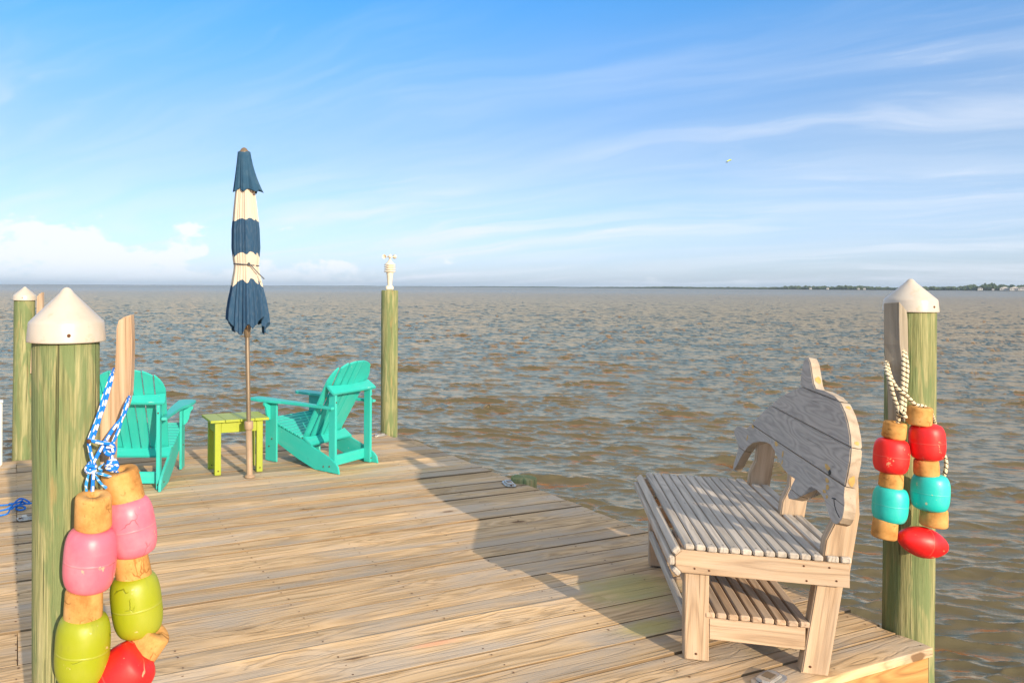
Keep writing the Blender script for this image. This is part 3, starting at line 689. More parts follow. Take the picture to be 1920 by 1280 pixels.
tag(o, 'grey bent horn board on the piling beside the bench with cream rope over it', 'mooring horn', 'wooden mooring horns on the pilings')

# -------------------------------------------------- strings of fishing floats
def barrel(r, h, pointed=0.):
    pr = [(.0001, -h/2), (r*.22, -h/2)]
    for i in range(25):
        t = -1+2*i/24; e = (1-abs(t)**(2.6 if not pointed else 1.75)); rr = r*(.62+.38*max(0, 1-abs(t)**3.)**.5) if not pointed else r*(.30+.70*e**.78)
        pr.append((rr, t*h/2*.985))
    pr += [(r*.22, h/2), (.0001, h/2-.002)]
    # rounded shoulders
    return pr
def corkp(r, h):
    return [(.0001, -h/2), (r*.86, -h/2), (r*.95, -h/2+.003), (r, -h/2+.009), (r*.985, 0), (r*.96, h/2-.009), (r*.92, h/2-.003), (r*.84, h/2), (r*.40, h/2), (r*.30, h/2-.008), (r*.26, h/2-.03), (.0001, h/2-.03)]
def px_r(px, w, dist): th = math.atan((px-640)/1439); return w*dist*math.cos(th)/(2*1439)
def floatitem(root, kind, px, py, w, h, tilt, dist, label=None, lean=.0):
    p = at(px, py, dist); r = px_r(px, w, dist); hh = h/1439*dist; t = R(tilt); axis = Vector((math.sin(t), lean, math.cos(t))); m = MB()
    if kind == 'cork': m.lathe(corkp(r, hh), p, axis, 36, lambda a, z: .014*math.sin(2*a+px)+.01*math.sin(5*a)); return m.build('cork_float', M['cork'], root)
    pointed = kind.endswith('!'); kd = kind.rstrip('!')
    m.lathe(barrel(r, hh, pointed), p, axis, 48); return m.build('painted_float', M['f_'+kd], root, label=label)
def tubes(root, name, mat, paths, r, dist=None, n=10):
    m = MB()
    for pts in paths:
        P = [at(a, b_, c_) for a, b_, c_ in pts]; m.tube(smoothpath(P, 8), r, n)
    return m.build(name, mat, root)
def knot(mb, c, size, r, seed, loops=3):
    rr = random.Random(seed)
    for _ in range(loops):
        ax = Vector((rr.uniform(-1, 1), rr.uniform(-1, 1), rr.uniform(-1, 1))).normalized(); bx = ax.orthogonal().normalized(); cx = ax.cross(bx); s1 = size*rr.uniform(.6, 1.); s2 = size*rr.uniform(.5, .9)
        mb.tube([c+(bx*math.cos(a)*s1+cx*math.sin(a)*s2+ax*math.sin(2*a)*size*.35) for a in np.linspace(0, 2*PI, 26)[:-1]], r, 9, closed=True)

gl = thing('float_garland', 'string of pink, green and red floats with corks hanging on blue white rope', 'buoys', at(170, 1280, 2.3))
YA, YB = 2.255, 2.36
floatitem(gl, 'cork', 175, 958, 73, 64, 2, YA, lean=-.10); floatitem(gl, 'pink', 169, 1047, 102, 116, 4, YA, 'pink painted float on the left strand'); floatitem(gl, 'cork', 157, 1131, 76, 58, 2, YA)
floatitem(gl, 'green', 155, 1213, 106, 128, 3, YA, 'lime green float on the left strand'); floatitem(gl, 'cork', 143, 1303, 74, 56, 6, YA)
floatitem(gl, 'cork', 230, 910, 74, 62, -11, YB, lean=-.12); floatitem(gl, 'pink', 245, 986, 96, 108, -9, YB, 'faded pink float on the right strand'); floatitem(gl, 'cork', 248, 1061, 68, 54, -11, YB)
floatitem(gl, 'green', 256, 1131, 97, 114, -7, YB, 'darker green float on the right strand'); floatitem(gl, 'cork', 275, 1203, 70, 60, 36, YB-.01); floatitem(gl, 'red', 222, 1270, 104, 122, 50, 2.29, 'red float at the bottom of the string')
YR = 2.30
m = MB()
def rp(pts, r=.0058): m.tube(smoothpath([at(a, b_, c_) for a, b_, c_ in pts], 8), r, 10)
YF = 2.285
rp([(213, 692, 2.50), (209, 703, 2.41), (202, 722, 2.38), (194, 745, 2.36), (187, 770, 2.33), (177, 798, 2.30), (167, 825, YF), (169, 845, YF), (175, 868, YF)])
rp([(211, 705, 2.42), (204, 730, 2.39), (197, 755, 2.37), (188, 780, 2.34), (181, 802, 2.32), (172, 826, YF)])
rp([(167, 824, YF), (186, 829, 2.29), (205, 832, 2.31), (213, 838, 2.33)])
rp([(243, 742, 2.50), (238, 754, 2.405), (228, 784, 2.38), (222, 806, 2.36), (213, 826, 2.35), (208, 842, 2.34)])
rp([(240, 752, 2.41), (232, 778, 2.39), (215, 800, 2.36), (203, 818, 2.34), (192, 836, 2.31), (181, 856, 2.29), (174, 868, YF)])
rp([(175, 885, YF), (174, 905, YF), (173, 930, YF-.01), (174, 945, YF-.005)])
rp([(209, 850, 2.34), (212, 872, 2.35), (219, 885, 2.36), (223, 892, 2.36)])
knot(m, at(170, 877, YF), .017, .0058, 3, 5); knot(m, at(206, 842, 2.335), .016, .0058, 5, 4); knot(m, at(210, 872, 2.335), .019, .0058, 8, 5)
m.build('rope', M['rope_blue'], gl)
m = MB()
for pts in ([(168, 882, YF), (162, 905, 2.28), (162, 922, 2.28)], [(176, 885, YF), (190, 888, 2.27), (207, 894, 2.27)], [(178, 888, YF), (186, 903, 2.27), (199, 914, 2.27)], [(196, 868, 2.32), (186, 875, 2.30), (190, 882, 2.30)]):
    for _ in range(9):
        j = lambda a: a+random.uniform(-2.2, 2.2)
        P = [at(pts[0][0], pts[0][1], pts[0][2])]+[at(j(a), j(b_), c_+random.uniform(-.006, .006)) for a, b_, c_ in pts[1:]]; m.tube(smoothpath(P, 5), .0017, 5)
m.build('frayed_end', M['rope_fray'], gl)
m = MB(); m.lathe([(.0001, .012), (.006, .011), (.007, .006), (.004, 0)], at(168, 826, 2.275), (0, -1, 0), 10); m.build('nail', M['nail'], gl)

gr = thing('float_garland', 'string of red and turquoise floats with corks hanging on cream black rope', 'buoys', at(1700, 1050, 3.3))
YL, YQ = 3.33, 3.30
floatitem(gr, 'cork', 1677, 806, 47, 31, 4, YL, lean=-.08); floatitem(gr, 'red', 1671, 854, 70, 64, 4, YL, 'red float at the top left'); floatitem(gr, 'cork', 1671, 900, 48, 28, 5, YL); floatitem(gr, 'teal', 1669, 945, 70, 66, 4, YL, 'turquoise float on the left strand'); floatitem(gr, 'cork', 1659, 990, 51, 36, 6, YL)
floatitem(gr, 'cork', 1724, 779, 52, 34, 3, YQ, lean=-.06); floatitem(gr, 'red', 1738, 828, 72, 66, -2, YQ, 'cracked red float at the top right'); floatitem(gr, 'cork', 1737, 876, 51, 30, -2, YQ); floatitem(gr, 'teal', 1744, 922, 76, 68, 2, YQ, 'cracked turquoise float on the right strand'); floatitem(gr, 'cork', 1751, 969, 55, 34, 2, YQ)
floatitem(gr, 'red!', 1730, 1016, 72, 88, 103, 3.31, 'pointed red float lying across the bottom')
m = MB()
def rq(pts, r=.0078): m.tube(smoothpath([at(a, b_, c_) for a, b_, c_ in pts], 8), r, 10)
rq([(1661, 668, 3.44), (1661, 690, 3.36), (1668, 712, 3.32), (1675, 740, 3.31), (1682, 760, 3.31), (1687, 775, 3.31)])
rq([(1663, 680, 3.38), (1670, 706, 3.33), (1678, 722, 3.32), (1688, 733, 3.30), (1698, 740, 3.30), (1708, 750, 3.30), (1716, 758, 3.30), (1730, 761, 3.31), (1742, 768, 3.33), (1750, 785, 3.38), (1754, 800, 3.42)])
rq([(1688, 652, 3.45), (1693, 660, 3.36), (1694, 690, 3.33), (1693, 720, 3.32), (1691, 745, 3.31), (1690, 768, 3.30)])
rq([(1690, 655, 3.45), (1697, 662, 3.36), (1701, 690, 3.33), (1699, 720, 3.32), (1697, 745, 3.31), (1695, 775, 3.30), (1692, 782, 3.29)])
rq([(1685, 770, 3.31), (1684, 790, 3.32), (1680, 800, 3.33)])
m.build('rope', M['rope_cream'], gr); m = MB()
rq([(1770, 850, 3.40), (1774, 868, 3.38), (1772, 885, 3.37), (1768, 896, 3.38)])
m.build('rope', M['rope_cream'], gr); m = MB()
knot(m, at(1689, 772, 3.30), .012, .0065, 4, 4)
m.tube([at(1692, 776, 3.28), at(1697, 781, 3.275), at(1701, 784, 3.27)], [.006, .010, .004], 9)
m.build('rope', M['rope_cream'], gr)

# --------------------------------------------------- loose blue rope on deck
m = MB()
def gd(px, py, z=.012):
    a, b_ = px-640, py-536.4; a, b_ = a*_c+b_*_s, -a*_s+b_*_c; t = (H-z)*1439/b_; return Vector((a/1439*t, t, z))
for pts in ([(-160, 955, .012), (-60, 950, .012), (0, 947, .012), (20, 945, .02), (40, 940, .035), (52, 944, .04), (66, 941, .02)],
            [(-160, 985, .012), (-50, 965, .012), (0, 957, .012), (18, 951, .03), (34, 936, .05), (44, 935, .05), (55, 941, .045), (48, 944, .03), (34, 946, .03), (20, 953, .02), (14, 962, .014), (0, 966, .012), (-60, 975, .012), (-160, 1010, .012)],
            [(17, 944, .04), (30, 943, .045), (42, 938, .05), (36, 946, .02), (30, 953, .014), (38, 956, .014), (47, 953, .014), (44, 949, .02), (30, 948, .035), (22, 954, .03)]):
    m.tube(smoothpath([gd(*p) for p in pts], 8), .0062, 8)
o = m.build('dock_line', M['rope_plain']); b0 = gd(30, 950, 0); o.data.transform(Matrix.Translation(-b0)); o.location = b0
tag(o, 'loose knotted plain blue rope lying on the planks left of the nearest piling', 'rope')

# white post cut by the left picture edge
p = gd(-6, 873, 0); e = thing('post', 'slim white post cut by the left picture edge', 'post', p)
m = MB(); m.box(p+V(0, 0, .27), (.085, .085, .54), (DU, DV, (0, 0, 1)), .012, 2); m.build('shaft', M['white'], e)
m = MB(); m.box(p+V(0, 0, .55), (.095, .095, .02), (DU, DV, (0, 0, 1)), .006); m.build('cap', M['white'], e)

# -------------------------------------------------------------- dolphin bench
EL = Vector((.256, .9667, 0)).normalized(); EC = Vector((EL.y, -EL.x, 0)); EZ = Vector((0, 0, 1)); OB = Vector((1.44, 3.204, 0.003))
def Bp(c, l, z): return OB+EC*c+EL*l+EZ*z
bench = thing('dolphin_bench', 'weathered slatted wooden bench with a leaping dolphin backrest', 'bench', OB)
BX = (EC, EL, EZ)
def bbox(name, c0, c1, l0, l1, z0, z1, mat, grain, bev=.004, parent=bench, label=None):
    m = MB(); m.box(Bp((c0+c1)/2, (l0+l1)/2, (z0+z1)/2), (c1-c0, l1-l0, z1-z0), BX, bev, grain); return m.build(name, mat, parent, label=label)
for l0 in (0., 1.105): bbox('leg', 0, .094, l0, l0+.062, 0, .374, M['fresh'] if l0 == 0 else M['horn'], 2)
LE = R(8)
def leaner(l0, l1, ztop, mat, name, zb=0., c_at0=.437, w=.096):
    m = MB(); tn = math.tan(LE); a0 = c_at0+tn*zb; a1 = c_at0+tn*ztop
    m.prism([(a0, zb), (a0+w, zb), (a1+w, ztop), (a1+w*.0+.001, ztop)], OB+EL*l0, EC, EZ, -(l1-l0), 0, grain=(tn, 1), bevel=.004)
    return m.build(name, mat, bench)
leaner(0.0, .062, .374, M['fresh'], 'leg'); leaner(1.105, 1.167, .374, M['fresh'], 'leg')
# three uprights above the seat (feet of the backrest)
def upright(l0, l1, ztop, shaped=True):
    m = MB(); tn = math.tan(LE); f = lambda z: .437+tn*z-.0
    pol = [(f(.38), .38), (f(.38)+.100, .38), (f(.66)+.100, .66), (f(ztop)+.075, ztop), (f(ztop)+.005, ztop), (f(.70)+.012, .70), (f(.62)+.018, .62), (f(.55)-.002, .55)]
    m.prism(pol, OB+EL*l0, EC, EZ, -(l1-l0), 0, grain=(tn, 1), bevel=.004); return m.build('backrest_post', M['fresh'], bench)
upright(-.030, .026, .80); upright(.545, .598, .93); upright(1.115, 1.170, .80)
# seat rails (chamfered front corner), shelf rails
def rail(l0, l1, z0, z1, c0, c1, cham, name, mat):
    pol = [(c0+cham, z0), (c1, z0), (c1, z1), (c0+cham, z1), (c0, z1-cham), (c0, z0+cham)] if cham else [(c0, z0), (c1, z0), (c1, z1), (c0, z1)]
    m = MB(); m.prism(pol, OB+EL*l0, EC, EZ, -(l1-l0), 0, grain=(1, 0), bevel=.003); return m.build(name, mat, bench)
RT = .468
rail(-.045, -.006, RT-.094, RT, -.045, .592, .026, 'seat_rail', M['fresh']); rail(.58, .618, RT-.094, RT, -.045, .592, .026, 'seat_rail', M['fresh']); rail(1.172, 1.21, RT-.094, RT, -.045, .592, .026, 'seat_rail', M['grey'])
rail(.004, .042, .092, .180, .095, .452, 0, 'shelf_rail', M['fresh']); rail(1.11, 1.148, .092, .180, .095, .452, 0, 'shelf_rail', M['fresh'])
# seat slats: twelve close ones, two wider apart behind the posts, three wrapped round the front nosing
seat = MB(); st = .024; l0, l1 = -.052, 1.215
def slat(mb, cc, w, z, tilt=0., l0=l0, l1=l1, th=st, rn=None):
    t = R(tilt); a = EC*math.cos(t)+EZ*math.sin(t); n = EZ*math.cos(t)-EC*math.sin(t)
    e0 = random.uniform(-.003, .003); e1 = random.uniform(-.003, .003)
    mb.box(Bp(cc, (l0+l1+e0+e1)/2, z)+n*random.uniform(-.001, .001), (w, l1-l0+e1-e0, th), (a, EL, n), .0055, 1, rn)
sc = .0
pitch = (.500-(-.012))/12
for i in range(12):
    slat(seat, -.012+pitch*(i+.5), pitch-.0055, RT+st/2+.002)
slat(seat, .532, .040, RT+st/2+.002, l0=.030, l1=.540); slat(seat, .532, .040, RT+st/2+.002, l0=.602, l1=1.11); slat(seat, .532, .040, RT+st/2+.002, l0=-.052, l1=-.033)
slat(seat, .578, .036, RT+st/2+.002, l0=.030, l1=.540); slat(seat, .578, .036, RT+st/2+.002, l0=.602, l1=1.11); slat(seat, .578, .036, RT+st/2+.002, l0=-.052, l1=-.033)
slat(seat, -.0405, .034, RT-.0045, 45); slat(seat, -.0585, .038, RT-.047, 90); slat(seat, -.0405, .034, RT-.0895, 135)
so = seat.build('seat', M['grey'], bench)
for i in range(12):
    for l in (-.026, .60, 1.19):
        p = Bp(-.012+pitch*(i+.5)+random.uniform(-.004, .004), l+random.uniform(-.006, .006), RT+st+.0035); nl = MB(); nl.add([p+EC*.0036*math.cos(a)+EL*.0036*math.sin(a) for a in np.linspace(0, 2*PI, 8)[:-1]], [tuple(range(7))], [(0, 0, 0)]*7)
        nl.build('screw', M['dark'], so)
shelf = MB()
for i in range(9): slat(shelf, .075+.044*(i+.5), .0385, .180+.014, l0=-.002, l1=1.150)
shelf.build('shelf', M['horn'], bench)
bbox('front_stretcher', -.003, .018, .064, 1.103, .150, .196, M['grey'], 1)
bbox('front_stretcher', .0, .022, .064, 1.10, .30, .372, M['horn'], 1)
for (c, l, z) in ((.045, -.006, .028), (.468, -.006, .03)):
    m = MB(); m.lathe([(.0001, .003), (.0045, .002), (.0045, -.004)], Bp(c, 0, z)-EL*.001, -EL, 10); m.build('screw', M['nail'], bench)
for (c, z) in ((.03, RT-.072), (.085, RT-.075), (.43, RT-.022), (.52, RT-.02), (.44, RT-.08), (.545, RT-.07)):
    m = MB(); m.lathe([(.0001, .002), (.004, .0015), (.004, -.004)], Bp(c, -.045, z), -EL, 10); m.build('screw', M['nail'], bench)
# dolphin: outline measured in its own plane (s along the bench, t up the lean)
DO = [(0.418, 0.641), (0.429, 0.716), (0.422, 0.763), (0.403, 0.779), (0.375, 0.782), (0.335, 0.762), (0.293, 0.718), (0.250, 0.676), (0.215, 0.658), (0.114, 0.662), (-0.004, 0.656), (-0.085, 0.639), (-0.145, 0.609), (-0.19, 0.576), (-0.235, 0.529), (-0.259, 0.487), (-0.269, 0.442), (-0.267, 0.396), (-0.262, 0.340), (-0.268, 0.308), (-0.284, 0.285), (-0.290, 0.258), (-0.286, 0.229), (-0.266, 0.203), (-0.235, 0.188), (-0.197, 0.188), (-0.161, 0.2), (-0.128, 0.22), (-0.095, 0.241), (-0.055, 0.254), (0.011, 0.259), (0.078, 0.258), (0.17, 0.194), (0.214, 0.166), (0.273, 0.147), (0.325, 0.137), (0.345, 0.149), (0.325, 0.182), (0.284, 0.238), (0.371, 0.236), (0.449, 0.241), (0.512, 0.254), (0.576, 0.276), (0.64, 0.296), (0.71, 0.309), (0.78, 0.307), (0.892, 0.288), (1.015, 0.257), (1.100, 0.218), (1.155, 0.178), (1.211, 0.128), (1.26, 0.076), (1.302, 0.040), (1.325, 0.040), (1.327, 0.077), (1.298, 0.127), (1.283, 0.173), (1.346, 0.208), (1.425, 0.232), (1.431, 0.256), (1.380, 0.281), (1.286, 0.296), (1.178, 0.304), (1.111, 0.342), (0.97, 0.42), (0.824, 0.492), (0.666, 0.563), (0.512, 0.611)]
DW = EC*math.sin(LE)+EZ*math.cos(LE); DP = Vector((1.940332, 3.17924, .46))
m = MB(); m.prism(DO, DP, EL, DW, -.004, .036, grain=(1, 0), bevel=.004, seams=[.183, .3425, .492, .6415], gap=.0016, rn=.5)
dn = EL.cross(DW)
dol = m.build('dolphin_backrest', M['dolphin'], bench, label='grey plank dolphin cutout leaping with its nose toward the viewer')
dol.data.materials.append(M['dedge'])
for f_ in dol.data.polygons:
    if abs(f_.normal.dot(dn)) < .45: f_.material_index = 1
fs_ = -1 if dn.dot(Vector((-1, -1, 0))) < 0 else 1
FT = -.004 if fs_ < 0 else .036                       # side of the front face
def on(s_, t_, d_=.0015): return DP+EL*s_+DW*t_+dn*(FT+d_*fs_)
m = MB(); m.add([on(-.099+.014*math.cos(a), .357+.010*math.sin(a)*(1.2 if math.sin(a) > 0 else .9)) for a in np.linspace(0, 2*PI, 17)[:-1]], [tuple(range(16))], [(0, 0, 0)]*16); m.build('eye', M['dark'], dol)
m = MB(); ml = [(-.182, .275), (-.190, .262), (-.203, .249), (-.218, .239), (-.236, .231), (-.262, .223)]
m.tube([on(a, b_, .0) for a, b_ in ml], .0022, 6); m.tube([on(-.163, .271, 0), on(-.182, .275, 0), on(-.201, .277, 0)], .0022, 6); m.build('mouth', M['dark'], dol)
for (s_, t_, w, h) in ((1.06, .338, .024, .010), (1.135, .262, .012, .02), (.62, .330, .03, .012), (.50, .305, .011, .018), (.49, .268, .010, .014), (-.065, .372, .03, .013), (-.085, .322, .02, .01), (-.10, .298, .018, .012), (-.075, .275, .02, .008), (-.11, .262, .014, .009)):
    m = MB(); m.add([on(s_+w*math.cos(a)*(1+.2*math.sin(3*a+s_*9)), t_+h*.8*math.sin(a)*(1+.25*math.cos(2*a+t_*30)), .0008) for a in np.linspace(0, 2*PI, 13)[:-1]], [tuple(range(12))], [(0, 0, 0)]*12); m.build('putty_spot', M['putty'], dol)
# repairs on the lit back edge
def edge(s_, t_, dd): return DP+EL*s_+DW*t_+dn*dd
for (i, ww) in ((8, .016), (7, .012)):
    pass
# yellow repair patches that sit on the edge band
def edgepatch(i0, f0, f1, d0, d1):
    a = Vector(DO[i0]); b_ = Vector(DO[i0+1]); p, q = a.lerp(b_, f0), a.lerp(b_, f1); n_ = Vector((-(q-p).y, (q-p).x)).normalized(); c_ = Vector((.3, .42)); n_ = n_ if (p-c_).dot(n_) > 0 else -n_
    vs = []
    for a_ in np.linspace(0, 2*PI, 13)[:-1]:
        f = .5+.5*math.cos(a_)*(.8+.2*math.sin(3*a_)); dd = d0+(d1-d0)*(.5+.5*math.sin(a_)); v = p.lerp(q, f)+n_*.0012; vs.append(edge(v.x, v.y, dd))
    mm = MB(); mm.add(vs, [tuple(range(12))], [(0, 0, 0)]*12); mm.build('putty_spot', M['putty'], dol)
edgepatch(6, .2, 1., .006, .030); edgepatch(17, .05, .95, .004, .026); edgepatch(14, .25, .65, .010, .026); edgepatch(11, .2, .6, .01, .028)

# --------------------------------------------------------- adirondack chairs
def make_chair():
    """local frame: x across (0 = left outer side), y forward, z up; origin at the left rear foot"""
    e = thing('adirondack_chair', '', 'chair', (0, 0, 0), 'turquoise chairs on the dock'); T = M['teal']
    WD = .552; X, Y, Z = V(1, 0, 0), V(0, 1, 0), V(0, 0, 1)
    def part(name, fn, parent=e): m = MB(); fn(m); return m.build(name, T, parent)
    sb = [(.0, .0), (.265, .0), (.46, .062), (.66, .146), (.83, .215), (.83, .345), (.80, .352), (.665, .308), (.53, .268), (.40, .232), (.329, .203), (.256, .172), (.185, .150), (.13, .128), (.076, .105), (.038, .082), (.012, .055)]
    for x0 in (.0, WD-.021):
        part('side_board', lambda m, x0=x0: m.prism(sb, V(x0, 0, 0), Y, Z, 0, .021, grain=(1, .35), bevel=.003))
    for x0 in (-.022, WD+.001):
        part('front_leg', lambda m, x0=x0: m.box(V(x0+.0105, .760, .263), (.021, .135, .522), None, .003, 2))
    for s_ in (0, 1):      # curved bracket under each arm
        x0 = -.024-.085 if s_ == 0 else WD+.024; br = [(0, .522), (.08, .522), (.078, .500), (.060, .480), (.052, .455), (.046, .420), (.030, .385), (.012, .368), (0, .365)]
        ax = -X if s_ == 0 else X; o = V(-.0225, .772, 0) if s_ == 0 else V(WD+.0225, .772, 0)
        part('arm_bracket', lambda m, ax=ax, o=o: m.prism(br, o, ax, Z, -.010, .010, grain=(0, 1), bevel=.002))
    for s_ in (0, 1):      # arms, broad at the front, narrow at the back
        c0, sg = (0, -1) if s_ == 0 else (WD, 1)
        ol = [(-.055, .945), (-.02, .985), (.060, .985), (.095, .95), (.098, .86), (.085, .72), (.055, .60), (.040, .48), (.034, .30), (.030, .06), (-.012, .06), (-.030, .30), (-.045, .5), (-.052, .7)]
        part('armrest', lambda m, c0=c0, sg=sg: m.prism([(c0+sg*a, b_) for a, b_ in ol] if sg > 0 else [(c0+sg*a, b_) for a, b_ in ol][::-1], V(0, 0, .524), X, Y, 0, .023, grain=(0, 1), bevel=.004))
    for x0 in (.0225, WD-.0225-.028):
        part('rear_post', lambda m, x0=x0: m.box(V(x0+.014, .094, .325), (.028, .07, .645), None, .003, 2))
    # upper back bar, tilted with the back, hollowed at the front edge
    rc = R(30); by = V(0, math.cos(R(36)), math.sin(R(36))); bo = V(0, .052, .642)
    pol = [(-.012, .0), (WD+.012, .0), (WD+.016, .03), (WD+.005, .108), (WD-.07, .094), (WD*.5, .082), (.07, .094), (-.005, .108), (-.016, .03)]
    part('back_bar', lambda m: m.prism(pol, bo, X, by, 0, .022, grain=(1, 0), bevel=.003))
    bo2 = V(0, .318, .176); by2 = V(0, math.cos(R(33)), math.sin(R(33)))
    part('lower_back_bar', lambda m: m.prism([(0, 0), (WD, 0), (WD, .108), (WD-.08, .094), (WD/2, .084), (.08, .094), (0, .108)], bo2, X, by2, .012, .034, grain=(1, 0), bevel=.003))
    part('rear_stretcher', lambda m: m.box(V(WD/2, .135, .075), (WD-.044, .021, .088), None, .003, 0))
    part('front_apron', lambda m: m.box(V(WD/2, .822, .275), (WD-.044, .02, .12), None, .003, 0))
    def seat(m):
        ys = np.linspace(.415, .835, 10)
        for i in range(9):
            y = (ys[i]+ys[i+1])/2; z = np.interp(y, [.40, .53, .665, .80, .83], [.236, .272, .312, .356, .348])+.011; w = (ys[1]-ys[0])-.006
            t = math.atan(.29) if i < 8 else -.15; m.box(V(WD/2, y, z), (WD+.012, w, .019), (X, V(0, math.cos(t), math.sin(t)), V(0, -math.sin(t), math.cos(t))), .004, 0)
    part('seat', seat)
    # fan back: seven staves; lean back rc, rounded top
    up = V(0, -math.sin(rc), math.cos(rc)); base = V(WD/2, .408, .225)
    def back(m):
        n = 7; LN = .80
        for i in range(n):
            f = i-3; b0 = f*.0715; w0 = .064; t0 = f*.0815; w1 = .075; top = LN-.012*f*f-.0035*abs(f)**3*.55
            bow = -.010+.0028*f*f          # slightly hollow across
            pol = [(b0-w0/2, .0), (b0+w0/2, .0), (t0+w1/2, None), (t0-w1/2, None)]
            def tp(x): q = x/.285; return LN*.70+LN*.30*math.sqrt(max(0, 1-min(1, abs(q))**2.2))
            tops = [(t0-w1/2+w1*j/6, tp(t0-w1/2+w1*j/6)) for j in range(7)]
            pol = [(b0-w0/2, 0), (b0+w0/2, 0)]+tops[::-1]
            m.prism(pol, base+V(0, 0, 0)+up.cross(X).normalized()*0+V(0, bow*1.2, bow*.6), X, up, -.010, .009, grain=(0, 1), bevel=.003)
    part('backrest', back)
    bolts = [((-.0235, .745, .20), -1), ((-.0235, .78, .13), -1), ((WD+.0235, .745, .20), 1), ((-.0015, .10, .05), -1), ((-.0015, .165, .04), -1), ((WD+.0015, .10, .05), 1)]
    def bl(m):
        pass
    for p, ax_ in [(p, (sg, 0, 0)) for p, sg in bolts]+[(p, (0, -1, 0)) for p in ((.0365, .058, .58), (WD-.036, .058, .04), (WD-.036, .058, .58))]:
        m = MB(); m.lathe([(.0001, .004), (.006, .003), (.007, -.002)], V(*p), ax_, 10); m.build('bolt', M['nail'], e)
    return e
def place(e, foot, fwd):
    f = Vector((*fwd, 0)).normalized(); e.location = (foot[0], foot[1], .004); e.rotation_euler.z = math.atan2(-f.x, f.y)
ch = make_chair(); ch['label'] = 'turquoise wooden chair right of the umbrella pole, turned toward the left'
place(ch, (-.014, 6.307), (-.773, .634))
def dup(e):
    r = e.copy(); COL.objects.link(r)
    for c_ in list(e.children):
        q = c_.copy(); COL.objects.link(q); q.parent = r
        for g_ in c_.children: s_ = g_.copy(); COL.objects.link(s_); s_.parent = q
    return r
ch2 = dup(ch); ch2['label'] = 'turquoise wooden chair seen from behind, partly hidden by the nearest piling'
place(ch2, (-1.343-.552, 5.735), (-.015, 1))

# ---------------------------------------------------------------- side table
tb0 = Vector((-1.022, 6.245, .003)); TA = R(22.5); TU = V(math.cos(TA), math.sin(TA), 0); TV = V(-math.sin(TA), math.cos(TA), 0); TX = (TU, TV, EZ)
tab = thing('side_table', 'lime green slatted side table behind the umbrella pole', 'table', tb0)
def Tp(a, b_, z): return tb0+TU*a+TV*b_+EZ*z
TW, TD, TH = .405, .27, .432
for a in (0, TW-.052):
    for b_ in (0, TD-.04):
        m = MB(); m.box(Tp(a+.026, b_+.02, TH/2), (.052, .04, TH), TX, .003, 2); lg = m.build('leg', M['lime'], tab)
        m = MB(); m.lathe([(.0001, .003), (.006, .002), (.006, -.002)], Tp(a+.028, b_, .035), -TV, 10); m.build('screw', M['nail'], lg)
for (a0, a1, b0_, b1_, gr_) in ((.053, TW-.053, .004, .024, 0), (.053, TW-.053, TD-.024, TD-.004, 0), (.006, .026, .041, TD-.041, 1), (TW-.026, TW-.006, .041, TD-.041, 1)):
    m = MB(); m.box(Tp((a0+a1)/2, (b0_+b1_)/2, TH-.045), (a1-a0, b1_-b0_, .088), TX, .002, gr_); m.build('apron', M['lime'], tab)
m = MB(); n = 4; w = (TW+.09)/n
for i in range(n): m.box(Tp(-.045+w*(i+.5), TD/2, TH+.011), (w-.003, TD+.07, .021), TX, .003, 1)
m.build('tabletop', M['lime'], tab)

# ------------------------------------------------------------------ umbrella
ub = Vector((-.733, 6.205, .003)); um = thing('patio_umbrella', 'closed navy and cream striped umbrella on a bronze pole', 'umbrella', ub)
ul = Vector((-.0225, 0, 1))
def U(z, dx_=0, dy_=0): return ub+ul*z+V(dx_, dy_, 0)
m = MB(); m.lathe([(.0001, 0), (.044, 0), (.044, .012), (.036, .020), (.027, .024), (.0255, .03), (.0255, .40), (.0001, .40)], ub, ul, 28); m.build('base_tube', M['tan'], um)
m = MB(); m.lathe([(.026, .385), (.033, .388), (.036, .395), (.036, .445), (.033, .452), (.020, .455)], ub, ul, 28); m.build('collar', M['tan'], um)
m = MB(); m.lathe([(.0185, .40), (.0185, 2.60), (.0001, 2.60)], ub, ul, 20); m.build('pole', M['bronze'], um)
m = MB(); m.lathe([(.021, 1.13), (.024, 1.135), (.030, 1.20), (.034, 1.26), (.034, 1.30), (.019, 1.31)], ub, ul, 20); m.build('runner', M['bronze'], um)
m = MB(); m.lathe([(.047, 2.618), (.048, 2.626), (.030, 2.640), (.024, 2.652), (.010, 2.662), (.0001, 2.664)], ub, ul, 24); m.build('finial', M['bronze'], um)
